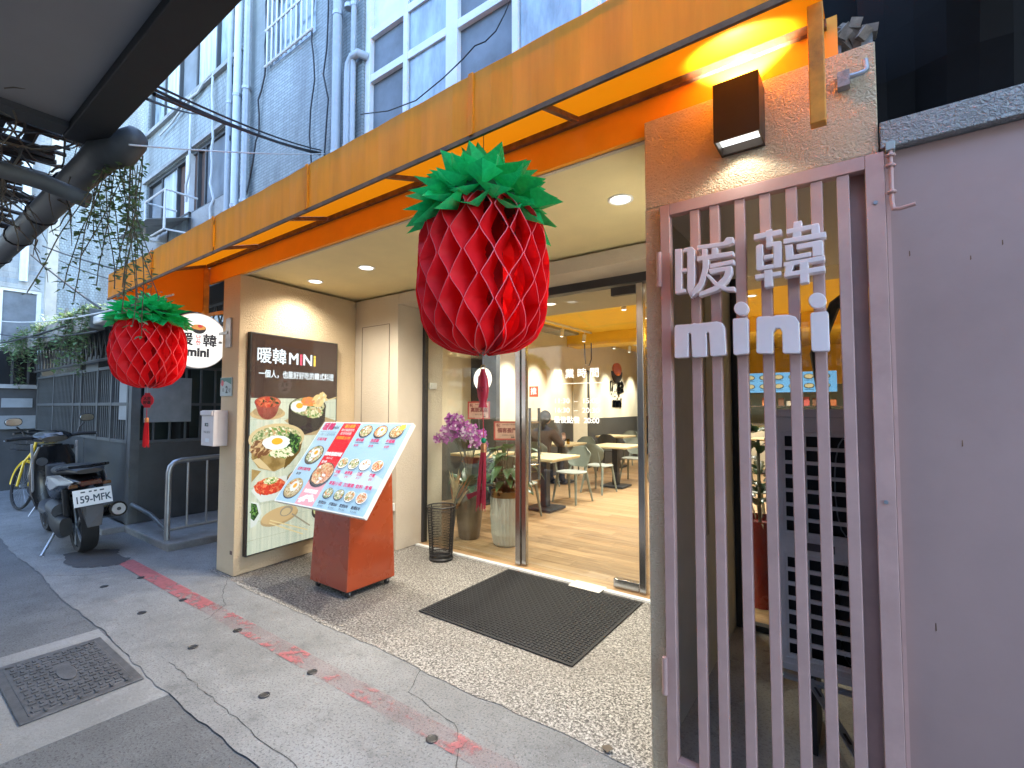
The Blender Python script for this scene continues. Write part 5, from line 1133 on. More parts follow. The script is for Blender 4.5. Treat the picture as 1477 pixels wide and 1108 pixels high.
# ------------------------------------------------------------------ round sign, mailbox, number plate
rsn = empty('round_sign', (-4.72,1.78,2.0)); tag(rsn, 'round lit white shop sign on a bracket at the pillar', 'sign')
ctr = gx(283,492,-4.72); RS = .235
sy = ctr.y
def disc(x0, x1, r, n=40): return MB().tube([(x0,sy,ctr.z),(x1,sy,ctr.z)], r, n)
disc(-4.76,-4.68,RS+.008).build('rim', m_white, rsn, smooth=True)
disc(-4.6798,-4.6765,RS).build('lit_face', glow('sign_face', (.96,.98,.97), 1.05, .8), rsn)
ps = Print((-4.6765,sy,ctr.z), (0,1,0), (0,0,1)); KK = .9
n_blk = glow('sign_print_black', (.05,.05,.06), KK); n_red = glow('sign_print_red', (.75,.08,.08), KK); n_org = glow('sign_print_orange', (.85,.40,.12), KK)
ps.poly(arc((0,.115), .06, .055, 180, 360, 14), n_blk); ps.ell((0,.118), .058, .024, n_org, jit=.05); ps.ell((.012,.128), .02, .014, n_red)
ps.text('暖', -.098, .0, .115, n_blk, .003); ps.text('韓', .092, .0, .115, n_blk, .003); ps.text('난', 0, .025, .045, n_red, .001); ps.text('한', 0, -.022, .045, n_red, .001); ps.text('mini', 0, -.105, .105, n_blk, .005)
ps.build('sign_print', rsn)
MB().box(-4.735,-4.705,sy+RS,1.935,ctr.z-.012,ctr.z+.012).build('arm', m_alu, rsn); MB().box(-4.74,-4.66-.001,1.925,1.948,ctr.z-.01,ctr.z+.01).build('arm_foot', m_alu, rsn)
q0 = gy(330,480,1.94); MB().box(q0.x-.045,q0.x+.045,1.932,1.949,q0.z-.13,q0.z+.13).build('bracket_plate', m_alu, rsn, bevel=.002); MB().box(-4.74,q0.x,1.925,1.9315,q0.z-.012,q0.z+.012).build('arm_bar', m_alu, rsn)
mbx = empty('mailbox', (-4.62,1.85,1.1)); tag(mbx, 'white metal mailbox on the front of the pillar', 'mailbox')
m_mail = M('mailbox_enamel', (.50,.46,.46), .45, var=.05)
MB().box(-4.74,-4.50,1.83,1.949,1.10,1.41).build('box', m_mail, mbx, bevel=.005)
MB().box(-4.735,-4.505,1.815,1.8295,1.365,1.405).build('flap', m_mail, mbx, bevel=.004)
MB().box(-4.665,-4.60,1.8265,1.8298,1.27,1.30).build('lock_slot', m_black, mbx, bevel=.004); MB().tube([(-4.61,1.8262,1.285),(-4.61,1.822,1.285)], .009, 10).build('lock', m_alu, mbx)
put_text(MB(), 'MAIL BOX', (-4.62,1.8285,1.22), (1,0,0), (0,0,1), .028).build('lettering', m_black, mbx); MB().box(-4.65,-4.58,1.8285,1.8299,1.135,1.165).build('sticker', M('pale_sticker', (.55,.58,.62), .5), mbx)
npl = empty('number_plate', (-4.53,1.94,1.6)); tag(npl, 'small enamel house number plate with a flower above the mailbox', 'number plate')
MB().box(-4.66+.012,-4.43,1.938,1.949,1.535,1.70).build('plate', M('grey_enamel_plate', (.34,.40,.40), .4), npl, bevel=.004)
pq = Print((-4.54,1.938,1.617), (1,0,0), (0,0,1)); pq.poly([(-.10,.03),(0,.05),(.105,.02),(.105,.078),(-.10,.078)], M('plate_green', (.04,.14,.11), .5)); pq.ell((-.065,.035), .026, .026, M('plate_red_flower', (.55,.06,.07), .5), jit=.25)
pq.text('2', .02, -.028, .085, m_black, .003); pq.text('號', .075, -.035, .045, m_black); pq.text('臨', -.045, -.03, .035, m_black); pq.build('plate_print', npl)
lbp = MB().box(-4.40,-4.365,1.9455,1.9495,.18,.21).build('pillar_tag', M('brown_tag', (.14,.08,.06), .6)); tag(lbp, 'tiny brown tag low on the pillar', 'tag')
# ------------------------------------------------------------------ railing in the side lane
rl = empty('handrail', (-5.85,2.3,.07)); tag(rl, 'grey tubular steel handrail with upright bars on the raised pavement', 'railing')
rx = -5.80
m_rail = M('galvanised_tube', (.30,.31,.32), .35, .8, var=.2)
MB().tube([(rx,1.95,.07),(rx,1.95,.76),(rx-.002,1.965,.82),(rx-.005,2.0,.86),(rx-.01,2.06,.875),(rx-.1,3.4,.90)], .028, 12).build('top_rail', m_rail, rl, smooth=True)
MB().tube([(rx-.004,1.96,.17),(rx-.1,3.4,.17)], .016, 8).build('lower_rail', m_rail, rl, smooth=True)
for k in range(7): MB().tube([(rx-.012-.011*k,2.13+.19*k,.17),(rx-.012-.011*k,2.13+.19*k,.88)], .011, 8).build('baluster', m_rail, rl, smooth=True)
MB().tube([(rx,1.95,.17),(-6.35,1.97,.26),(-6.90,1.96,.30)], .022, 10).build('side_bar', m_rail, rl, smooth=True)
# leaf on the porch edge
ll = MB().add([(0,0,0),(.03,.012,.008),(.055,-.004,.012),(.04,-.03,.004),(.012,-.022,.01)], [(0,1,2),(0,2,3),(0,3,4)]); ll.v = [(x-.93,y+1.93,z+.005) for x, y, z in ll.v]
tag(ll.build('dry_leaf', M('dry_leaf_brown', (.10,.075,.05), .8)), 'curled dry leaf lying at the porch edge', 'leaf')
for (px_, py, h_) in ((1312,366,.018),(1400,372,.014),(1446,350,.016),(1388,640,.02),(1350,905,.025)):
    q = gy(px_, py, 1.9545); MB().prism([(q.x-.0012,1.9548,q.z-h_/2),(q.x+.0018,1.9548,q.z-h_/2+.003),(q.x+.0012,1.9548,q.z+h_/2),(q.x-.0008,1.9548,q.z+h_/2)], (0,-1,0), .0004).build('scuff_mark', m_rust, pw2)
for z_ in (.20,1.15,2.1):
    MB().tube([(GX1-.025,1.9045,z_),(GX1-.025,1.901,z_)], .006, 10).build('screw_head', m_alu, gt)
# ------------------------------------------------------------------ tables and chairs
m_sage = M('sage_grey_plastic', (.20,.225,.19), .5, var=.05); m_seat = M('pale_sage_seat', (.34,.37,.34), .5, var=.05); m_top = M('pale_birch_tabletop', (.66,.56,.34), .4, var=.06, scale=3, stretch=(1,8,1)); m_edge = M('birch_edge', (.50,.38,.20), .5)
def make_chair(dark=False):
    t = empty('dining_chair'); a = m_sage if not dark else M('charcoal_plastic', (.07,.068,.06), .5)
    st_ = MB(); n = 22; pts = [(.215*math.copysign(abs(math.cos(k))**.7, math.cos(k)), .205*math.copysign(abs(math.sin(k))**.7, math.sin(k))) for k in [2*math.pi*i/n for i in range(n)]]
    st_.prism([(x,y,.435) for x, y in pts], (0,0,1), .02); st_.build('seat', m_seat if not dark else a, t, bevel=.006)
    bk = MB(); cols_, rows_ = 13, 9; P = []
    for s_ in (0,1):
        for j in range(rows_):
            for i in range(cols_):
                u = -1+2*i/(cols_-1); v = -1+2*j/(rows_-1); k = math.sqrt(max(.0, 1-.30*abs(v)**3)); uu = u*(.215 if v > 0 else .200)*k*(1-.16*max(0,v)**4)
                vv = v*.155*math.sqrt(max(.02, 1-.55*abs(u)**4)); P.append((uu, -.205-.06*(vv+.155)/.31+.045*u*u-.012*s_, .66+vv))
    F = []; N_ = cols_*rows_
    for j in range(rows_-1):
        for i in range(cols_-1): q = j*cols_+i; F += [(q,q+1,q+cols_+1,q+cols_),(N_+q+cols_,N_+q+cols_+1,N_+q+1,N_+q)]
    per = [i for i in range(cols_)]+[j*cols_+cols_-1 for j in range(1,rows_)]+[(rows_-1)*cols_+i for i in range(cols_-2,-1,-1)]+[j*cols_ for j in range(rows_-2,0,-1)]
    F += [(per[i],N_+per[i],N_+per[(i+1)%len(per)],per[(i+1)%len(per)]) for i in range(len(per))]
    bk.add(P, F); bk.build('backrest', a, t, smooth=True)
    for sx in (-1,1):
        MB().tube([(sx*.155,.14,.437),(sx*.205,.215,0)], [.022,.014], 8).build('leg', a, t, smooth=True)
        MB().tube([(sx*.155,-.15,.437),(sx*.205,-.255,0)], [.022,.014], 8).build('leg', a, t, smooth=True)
        MB().tube([(sx*.15,-.15,.40),(sx*.135,-.205,.52),(sx*.12,-.235,.70)], [.015,.013,.011], 8).build('back_post', a, t, smooth=True)
    return t
def make_table():
    t = empty('cafe_table')
    MB().box(-.35,.35,-.38,.38,.715,.737).build('tabletop', m_top, t, bevel=.004); MB().box(-.347,.347,-.377,.377,.700,.7145).build('edge_band', m_edge, t)
    MB().box(-.05,.05,-.05,.05,.03,.70).build('column', m_dsteel, t); MB().box(-.21,.21,-.21,.21,.002,.03).build('base', m_dsteel, t, bevel=.004); return t
ch0 = make_chair(); tb0 = make_table()
def place(proto, first, x, y, rz, label, cat, group):
    o = proto if first else copy_tree(proto); o.location = (x,y,0.0085); o.rotation_euler = (0,0,R(rz)); tag(o, label, cat, group); return o
TG = 'tables inside the restaurant'; CG = 'dining chairs inside the restaurant'
for i, (x, y, lab) in enumerate(((-3.62,5.78,'pale square table standing right behind the door handle'),(-3.58,8.10,'pale square table between two sage chairs in the middle of the room'),
        (-4.62,7.95,'pale square table where the person in brown sits'),(-4.72,10.7,'pale square table by the wall under the shop logo'),(-4.62,5.65,'pale square table behind the potted plants'),(-3.3,10.6,'pale square table far back beside the wall logo table'),(-1.9,9.2,'pale square table beyond the steel door post'),(-1.6,11.6,'pale square table near the serving counter'))):
    place(tb0, i == 0, x, y, 0, lab, 'table', TG)
for i, (x, y, rz, lab) in enumerate(((-3.60,5.12,4,'sage chair with its back to the door beside the white pot'),(-3.55,6.42,176,'sage chair facing the door across the handle-side table'),(-3.58,7.42,-6,'sage chair seen from behind at the middle table'),
        (-3.52,8.78,183,'sage chair facing the door at the middle table'),(-4.55,8.62,178,'sage chair opposite the person in brown'),(-4.60,7.28,0,'sage chair the person in brown sits on'),(-4.70,11.35,180,'sage chair against the wall past the logo'),
        (-4.55,6.30,180,'sage chair behind the leafy pot plants'),(-1.95,8.55,8,'sage chair partly hidden by the steel door post'),(-1.9,9.9,180,'sage chair facing the door past the steel door post'),(-1.05,6.3,-60,'sage chair at the partition edge inside the door'),(-3.3,11.3,180,'sage chair at the far table facing the door'))):
    place(ch0, i == 0, x, y, rz, lab, 'chair', CG)
chd = make_chair(True); place(chd, True, -4.58, 10.02, 8, 'charcoal chair seen from behind at the logo wall table', 'chair', None)
cu = MB().lathe([(.028,.0),(.034,.10),(.031,.10),(.026,.006)], (-4.34,7.72,.7465), 14).build('drink_cup', glass('cup_glass', (.85,.75,.5), 1.4, 1.2)); tag(cu, 'small glass of amber drink on the table of the person in brown', 'cup')
# ------------------------------------------------------------------ the seated diner
pe_ = empty('person', (-4.6,7.28,.46)); tag(pe_, 'person in a brown jacket seated with back to the door, arm raised', 'person')
def skin(name, verts, edges, radii, mat, parent, sub=2, root=0):
    me = bpy.data.meshes.new(name); off = ORG[parent]; me.from_pydata([tuple(Vector(v)-off) for v in verts], edges, []); o = bpy.data.objects.new(name, me); COL.objects.link(o); o.parent = parent; ORG[o] = off
    for m_ in (mat if isinstance(mat, list) else [mat]): me.materials.append(m_)
    k = o.modifiers.new('skin', 'SKIN'); k.use_smooth_shade = True
    for i, r_ in enumerate(radii):
        sv = me.skin_vertices[0].data[i]; sv.radius = r_ if isinstance(r_, tuple) else (r_, r_); sv.use_root = (i == root)
    s_ = o.modifiers.new('sub', 'SUBSURF'); s_.levels = sub; s_.render_levels = sub; return o
bx, by, bz = -4.6, 7.26, .475
def Bp(x, y, z): return (bx+x, by+y, bz+z)
m_jkt = M('brown_jacket', (.060,.036,.026), .85, var=.25, bmp=.4, bs=50, bd=.01); m_trs = M('dark_blue_trousers', (.025,.03,.05), .85); m_skin = M('skin_tone', (.50,.30,.21), .55, var=.05); m_hair = M('black_hair', (.010,.008,.007), .45, var=.3, stretch=(3,3,20))
V = [Bp(0,-.02,.06),Bp(0,-.03,.22),Bp(0,-.02,.38),Bp(0,.03,.52),Bp(0,.06,.60), Bp(.17,.04,.50),Bp(.25,.16,.30),Bp(.17,.40,.30), Bp(-.17,.04,.50),Bp(-.25,.14,.28),Bp(-.18,.36,.29),
     Bp(.10,.05,.03),Bp(.12,.42,.04),Bp(.12,.46,-.36), Bp(-.10,.05,.03),Bp(-.12,.42,.04),Bp(-.12,.46,-.36), Bp(.12,.56,-.42), Bp(-.12,.56,-.42), Bp(0,.09,.66)]
E = [(0,1),(1,2),(2,3),(3,4),(3,5),(5,6),(6,7),(3,8),(8,9),(9,10),(0,11),(11,12),(12,13),(0,14),(14,15),(15,16),(13,17),(16,18),(4,19)]
Rr = [(.17,.13),(.16,.12),(.17,.12),(.12,.09),.055,.075,.062,.045,.075,.062,.045,.095,.075,.055,.095,.075,.055,.04,.04,.05]
skin('body', V, E, Rr, m_trs, pe_)
Vj = [Bp(0,-.02,.04),Bp(0,-.035,.20),Bp(0,-.03,.36),Bp(0,.025,.51),Bp(.18,.04,.49),Bp(.265,.15,.29),Bp(.20,.36,.31),Bp(-.18,.04,.49),Bp(-.265,.14,.27),Bp(-.19,.33,.29)]
skin('jacket', Vj, [(0,1),(1,2),(2,3),(3,4),(4,5),(5,6),(3,7),(7,8),(8,9)], [(.205,.155),(.19,.145),(.20,.14),(.135,.10),.095,.082,.062,.095,.082,.062], m_jkt, pe_)
hd_ = MB().ball(Bp(.0,.12,.75), .092, 18, 1.2); hd_.build('head', m_skin, pe_, smooth=True)
hr = MB().ball(Bp(-.0,.085,.775), .108, 18, 1.12); hr.build('hair', m_hair, pe_, smooth=True)
MB().tube([Bp(.03,.0,.72),Bp(.035,-.03,.62),Bp(.03,-.035,.54)], [.05,.04,.012], 10).build('ponytail', m_hair, pe_, smooth=True)
MB().ball(Bp(0,.215,.745), .018, 8).build('nose', m_skin, pe_, smooth=True)
for s_ in (-1,1): MB().ball(Bp(.092*s_,.12,.745), .022, 8, 1.4).build('ear', m_skin, pe_, smooth=True); MB().ball(Bp(.035*s_,.198,.765), .010, 8).build('eye', m_black, pe_, smooth=True)
MB().cbox(Bp(0,.203,.70), .045, .012, .010).build('mouth', M('lip', (.35,.12,.10), .5), pe_)
def hand(c, dirv, upv, name='hand'):
    c = Vector(c); d = Vector(dirv).normalized(); u = Vector(upv).normalized(); s_ = d.cross(u).normalized(); u = s_.cross(d)
    V = [c, c+d*.045, c+d*.085]; E = [(0,1),(1,2)]; Rr = [(.024,.020),(.036,.016),(.034,.014)]
    for k, (off, L) in enumerate(((-.03,.055),(-.01,.07),(.01,.066),(.03,.05))):
        b0 = len(V); V += [c+d*.09+s_*off, c+d*(.09+L*.5)+s_*off-u*.012, c+d*(.09+L*.8)+s_*off-u*.038]; E += [(2,b0),(b0,b0+1),(b0+1,b0+2)]; Rr += [.010,.009,.008]
    b0 = len(V); V += [c+d*.03-s_*.045-u*.01, c+d*.07-s_*.055-u*.03]; E += [(1,b0),(b0,b0+1)]; Rr += [.011,.009]
    return skin(name, V, E, Rr, m_skin, pe_, 2)
hand(Bp(.19,.40,.34), (-.05,.3,.9), (0,1,-.3)); hand(Bp(-.18,.36,.285), (.2,1,0), (0,0,1))
# ------------------------------------------------------------------ wall logo, menu boards, counter
lg = empty('wall_logo', (-5.19,11.8,1.6)); tag(lg, 'black and red shop logo letters with a rice bowl on the cream wall', 'wall logo')
m_lblk = M('black_acrylic', (.014,.014,.016), .35); m_lred = M('red_acrylic', (.55,.03,.02), .4); m_lorg = M('orange_acrylic', (.70,.16,.03), .4)
def lgp(pts, m_, nm, d=.03): MB().prism([(-5.198,11.85+a,2.05+b) for a, b in pts], (1,0,0), d).build(nm, m_, lg)
lgp(arc((0,.30), .33, .30, 180, 360, 14), m_lblk, 'bowl'); lgp(arc((0,.36), .26, .17, 0, 345, 16), m_lorg, 'rice', .04)
V_, F_ = text_mesh('暖韓', .46, .015, .012); MB().add([(-5.182, 11.85+p.x, 2.05-.18+p.y) for p in V_], F_).build('characters', m_lblk, lg)
V_, F_ = text_mesh('난한', .14, .015, .004); MB().add([(-5.165, 11.85+p.x, 2.05-.18+p.y) for p in V_], F_).build('small_characters', m_lred, lg)
V_, F_ = text_mesh('mini', .34, .015, .02); MB().add([(-5.182, 11.85+p.x, 2.05-.52+p.y) for p in V_], F_).build('letters', m_lblk, lg)
mbd = empty('overhead_menu', (-2.2,12.6,1.8)); tag(mbd, 'blue backlit overhead menu board above the serving counter', 'menu board')
MB().box(-4.4,-.4,12.62,12.70,1.76,2.22).build('housing', m_white, mbd)
po = Print((-4.4,12.62,1.76), (1,0,0), (0,0,1)); ub = glow('overhead_blue', (.16,.42,.74), .9); uw = glow('overhead_dish', (.55,.45,.25), .9); ud = glow('overhead_dark', (.05,.06,.06), .9)
po.rect(0,4.0,0,.46,ub)
for i in range(13):
    for j in range(2): po.ell((.18+.30*i,.35-.21*j), .105, .062, ud); po.ell((.18+.30*i,.355-.21*j), .085, .045, uw, jit=.1); po.rect(.09+.30*i,.27+.30*i,.262-.21*j,.272-.21*j, ud)
po.build('menu_print', mbd)
for x in (-4.0,-.8): MB().tube([(x,12.66,2.22),(x,12.66,3.0)], .012, 6).build('hanger', m_alu, mbd)
ct = empty('serving_counter', (-2.2,12.6,0)); tag(ct, 'pale serving counter with steel shelf under the blue menu board', 'counter')
MB().box(-4.4,-.2,12.3,12.95,.0085,1.0).build('cabinet', m_cream, ct); MB().box(-4.45,-.15,12.25,13.0,1.001,1.04).build('worktop', m_steel, ct, bevel=.004); MB().box(-4.4,-.2,12.8,12.95,1.42,1.45).build('shelf', m_steel, ct)
for x in (-4.3,-2.3,-.3): MB().box(x,x+.03,12.86,12.89,1.041,1.419).build('shelf_post', m_steel, ct)
rr = random.Random(2)
for i in range(9):
    x = -1.9+.17*i; tag(MB().box(x,x+.11,12.82,12.92,1.4505,1.4505+rr.uniform(.08,.2)).build('carton', M('carton_%d' % i, rr.choice(((.6,.2,.08),(.55,.5,.4),(.2,.1,.06),(.6,.12,.1))), .6)), 'small food carton standing on the steel shelf behind the counter', 'carton', 'cartons on the kitchen shelf')
hb2 = MB().tube([(-4.6,8.9,2.74),(-4.6,8.9,2.5),(-4.58,8.9,2.3),(-4.5,8.9,2.28),(-4.45,8.9,2.4),(-4.45,8.9,2.74)], .012, 6).build('loose_cable', m_cable); tag(hb2, 'loose looped cable hanging below the yellow beam', 'cable')
# ------------------------------------------------------------------ switch on the reveal
sw = empty('wall_switch', (-3.79,3.75,1.6)); tag(sw, 'white wall switch on the reveal inside the glass', 'switch')
MB().box(-3.799,-3.788,3.69,3.80,1.63,1.70).build('plate', m_white, sw, bevel=.003); MB().box(-3.788,-3.784,3.715,3.775,1.645,1.685).build('rocker', m_white, sw)
# ------------------------------------------------------------------ umbrella bin
ub_ = empty('umbrella_bin', (-3.25,3.33,0)); tag(ub_, 'tall black wire mesh umbrella bin in front of the glass', 'bin')
bnx, bny = -3.25, 3.33
mb = MB(); nn = 64
def br_(z): return .105+.028*z/.5
for i in range(nn):
    for sg_ in (-1,1):
        mb.tube([(bnx+br_(.03+.47*k/6)*math.cos(2*math.pi*i/nn+sg_*.16*k), bny+br_(.03+.47*k/6)*math.sin(2*math.pi*i/nn+sg_*.16*k), .03+.47*k/6) for k in range(7)], .0016, 3, False)
stuff(mb.build('wire_mesh', m_black, ub_))
def ring(z, r, w): return MB().tube([(bnx+r*math.cos(k*math.pi/16), bny+r*math.sin(k*math.pi/16), z) for k in range(33)], w, 6, False)
ring(.50, br_(.5), .006).build('top_ring', m_black, ub_, smooth=True); ring(.47, br_(.47), .003).build('upper_ring', m_black, ub_); ring(.06, br_(.06), .005).build('lower_ring', m_black, ub_)
MB().lathe([(.001,.003),(.11,.003),(.115,.02),(.108,.03),(.10,.012),(.001,.010)], (bnx,bny,0), 28, False).build('tray', m_black, ub_, smooth=True)
for k in range(4): MB().tube([(bnx+br_(.02)*math.cos(k*1.57),bny+br_(.02)*math.sin(k*1.57),.02),(bnx+br_(.5)*math.cos(k*1.57),bny+br_(.5)*math.sin(k*1.57),.5)], .004, 6).build('upright', m_black, ub_)
# ------------------------------------------------------------------ pot plants
m_lf = thin('dark_glossy_leaf', (.030,.075,.030), .2, .3, .35, 12, .7); m_lf2 = thin('mid_green_leaf', (.060,.12,.050), .25, .35, .35, 12, .6)
m_orch = thin('purple_orchid_petal', (.38,.07,.36), .25, .5, .35, 30); m_orc2 = thin('pale_orchid_edge', (.62,.42,.60), .25, .5, .2, 30)
def leafcard(mb, p, d, L, W, bend=.35, n=5):
    p = Vector(p); d = Vector(d).normalized(); s_ = d.cross(Vector((0,0,1)))
    if s_.length < .05: s_ = Vector((1,0,0))
    s_.normalize(); P = []
    for k in range(n+1):
        t = k/n; w = W*math.sin(math.pi*min(.98, .08+.92*t)**.8)*.5; c = p + d*L*t - Vector((0,0,1))*bend*L*t*t
        P += [c-s_*w+Vector((0,0,w*.35)), c, c+s_*w+Vector((0,0,w*.35))]
    F = []
    for k in range(n): a = 3*k; F += [(a,a+1,a+4,a+3),(a+1,a+2,a+5,a+4)]
    mb.add(P, F)
def pot(t, x, y, prof, mat, rib=0, soil=.0, n=40): return MB().lathe(prof, (x,y,.0085), n, False, rib).build('pot', mat, t, smooth=not rib)
def card(x, y, z, txt, sub1, rz, label):
    t = empty('greeting_card', (x,y,z-.35)); tag(t, label, 'card'); u = Vector((math.cos(R(rz)), math.sin(R(rz)), 0)); W_, H_ = .27, .195
    v = Vector((0,0,1)); o = Vector((x,y,z))-u*W_/2-v*H_/2; n_ = u.cross(v)
    plate(o, u, v, -n_, W_, H_, .002).build('sheet', M('red_card_border', (.42,.05,.04), .6, var=.2, scale=12), t)
    p_ = Print(o, u, v); p_.rect(.018, W_-.018, .016, H_-.016, thin('pale_pink_card', (.62,.36,.28), .1, .6, .2, 9)); k_ = M('card_ink', (.20,.03,.03), .6); kb = M('card_black_ink', (.05,.03,.03), .6)
    p_.text('祝', .045, H_-.045, .040, k_, .001); p_.text('開幕誌慶 生意興隆', .16, H_-.035, .017, kb); p_.text(txt, .14, .098, .052, k_, .002, w=.20); p_.text(sub1, .15, .050, .015, kb); p_.text('敬賀', .20, .028, .018, kb, .001)
    p_.build('print', t); MB().tube([(x,y,z-.098)+(0,) if False else (x,y+.003,z-.098),(x,y+.02,z-.36)], .003, 5).build('stick', m_alu, t); return t
# orchid in the tall brown pot
x, y = -3.50, 4.02
oc = empty('orchid', (x,y,.0085)); tag(oc, 'purple moth orchid in a tall brown pot behind the glass', 'orchid')
pot(oc, x, y, [(.001,0),(.10,0),(.115,.02),(.15,.30),(.165,.58),(.155,.58),(.145,.52),(.001,.52)], M('brown_glazed_pot', (.17,.125,.085), .35, var=.3, scale=3, stretch=(6,6,.6)))
ro = random.Random(4); lm = MB()
for i in range(44):
    a = ro.uniform(0,6.28); leafcard(lm, (x+.06*math.cos(a),y+.06*math.sin(a),.54), (math.cos(a),math.sin(a),ro.uniform(.6,1.8)), ro.uniform(.22,.40), ro.uniform(.08,.12), ro.uniform(.2,.7))
lm.build('foliage', m_lf, oc, smooth=True)
sm = MB(); fm = MB(); fe = MB()
for i in range(13):
    e = Vector((-3.75+.62*i/12, ro.uniform(3.70,3.92), 0)); top = 1.20+.12*math.sin(math.pi*min(1,(i+2.5)/12))+ro.uniform(-.05,.05); e.z = top-ro.uniform(.04,.12)-(.10 if i < 3 else 0); q = []
    b0 = Vector((x,y,.55)); mid = b0.lerp(e, .45); mid.z = top+.05
    for k in range(9): t_ = k/8; q.append(b0*(1-t_)**2+mid*2*t_*(1-t_)+e*t_*t_)
    sm.tube(q, .004, 5)
    for k in range(15):
        t_ = .58+.42*k/14; j = min(7, int(t_*8)); c = q[j].lerp(q[j+1], t_*8-j)+Vector((ro.uniform(-.055,.055),ro.uniform(-.05,.02),ro.uniform(-.06,.05)))
        c.x = max(c.x, -3.765) if c.y < 3.93 else c.x; c.y = max(c.y, 3.66)
        nrm = Vector((ro.uniform(-.5,.9),-1,ro.uniform(-.4,.5))).normalized(); uu = nrm.orthogonal().normalized(); vv = nrm.cross(uu)
        for m_ in range(5):
            b_ = 2*math.pi*m_/5+ro.uniform(-.2,.2); dv = uu*math.cos(b_)+vv*math.sin(b_); sv = uu*-math.sin(b_)+vv*math.cos(b_); L = ro.uniform(.030,.044)
            (fm if ro.random() < .72 else fe).add([c, c+dv*L*.55+sv*L*.42+nrm*.006, c+dv*L, c+dv*L*.55-sv*L*.42+nrm*.006], [(0,1,2),(0,2,3)])
sm.build('flower_stem', m_stem, oc); stuff(fm.build('petals', m_orch, oc)); stuff(fe.build('pale_petals', m_orc2, oc))
# leafy plant in the white ribbed pot
x, y = -3.02, 4.06
wp = empty('potted_plant', (x,y,.0085)); tag(wp, 'leafy green plant in a white ribbed pot behind the glass', 'plant')
pot(wp, x, y, [(.001,0),(.115,0),(.135,.02),(.155,.12),(.165,.30),(.165,.50)], M('white_ribbed_ceramic', (.46,.45,.41), .6, var=.06), .035, n=56)
MB().lathe([(.162,.5),(.166,.5),(.166,.56),(.158,.56),(.150,.53),(.001,.53)], (x,y,.0085), 40, False).build('brass_collar', M('brass_band', (.30,.18,.07), .3, .8), wp, smooth=True)
lm = MB(); sm = MB(); ro = random.Random(14)
for i in range(56):
    a = ro.uniform(0,6.28); r_ = ro.uniform(.05,.26); h_ = ro.uniform(.62,1.02); b0 = Vector((x+.03*math.cos(a),y+.03*math.sin(a),.53)); e = Vector((x+r_*math.cos(a),y+r_*math.sin(a),h_)); sm.tube([b0, b0.lerp(e,.5)+Vector((0,0,.06)), e], .004, 4)
    leafcard(lm, e, (math.cos(a),math.sin(a),ro.uniform(-.5,.6)), ro.uniform(.13,.22), ro.uniform(.08,.13), ro.uniform(.1,.7))
lm.build('foliage', m_lf2, wp, smooth=True); sm.build('stems', m_stem, wp)
# dried bird-of-paradise bunch beside it
x, y = -3.45, 3.80
db = empty('dried_bouquet', (x,y,.0085)); tag(db, 'dried bouquet of cream and rust pods leaning by the orchid pot', 'bouquet')
lm = MB(); l2 = MB(); ro = random.Random(6)
for i in range(16):
    e = Vector((x-.16+ro.uniform(-.06,.03),y+ro.uniform(-.03,.03),.15)); (lm if i % 2 else l2); leafcard(lm if i % 2 else l2, (x-.05+ro.uniform(-.03,.03),y,.38+ro.uniform(-.05,.05)), (ro.uniform(-.4,.9),ro.uniform(-.3,.3),1.3), ro.uniform(.25,.42), .045, ro.uniform(-.1,.3))
lm.build('cream_pods', thin('cream_pod', (.48,.36,.20), .2, .6, .3, 20), db); l2.build('rust_pods', thin('rust_pod', (.36,.13,.05), .2, .6, .4, 20), db)
MB().tube([(x-.12,y,.0),(x-.05,y,.42),(x+.02,y,.62)], .02, 8).build('stalk', m_stem, db)
card(-3.42, 4.08, 1.40, '高朋滿座', '美味可口 賓至如歸', 16, 'red greeting card standing on a stick above the purple orchid')
card(-2.99, 4.02, 1.19, '福客盈門', '財源廣進 大展鴻圖', 34, 'red greeting card standing on a stick above the white pot')
# red pot behind the niche window
x, y = -.62, 3.95
rp = empty('tall_red_pot', (x,y,.0085)); tag(rp, 'dark green shrub in a tall tapered red pot behind the niche glass', 'plant')
MB().lathe([(.001,0),(.11,0),(.17,.62),(.16,.62),(.15,.58),(.001,.58)], (x,y,.0085), 4 if False else 32, False).build('pot', M('red_glazed_pot', (.20,.018,.012), .25, var=.15), rp, smooth=True)
lm = MB(); l2 = MB(); ro = random.Random(19)
for i in range(60):
    a = ro.uniform(0,6.28); z = ro.uniform(.7,1.28); r_ = ro.uniform(.01,.08); leafcard(lm, (x+r_*math.cos(a),y+r_*math.sin(a),z), (math.cos(a),math.sin(a),ro.uniform(.1,1.2)), ro.uniform(.12,.20), .075, .3)
for i in range(30): a = ro.uniform(0,6.28); leafcard(l2, (x+.08*math.cos(a),y+.08*math.sin(a),.60), (math.cos(a),math.sin(a),ro.uniform(.3,1.5)), ro.uniform(.15,.24), .012, .3)
lm.build('foliage', m_lf, rp, smooth=True); l2.build('dry_grass', thin('dry_grass_blade', (.32,.25,.15), .2, .7, .3, 20), rp); MB().tube([(x,y,.58),(x,y,1.2)], .012, 6).build('stem', m_stem, rp)
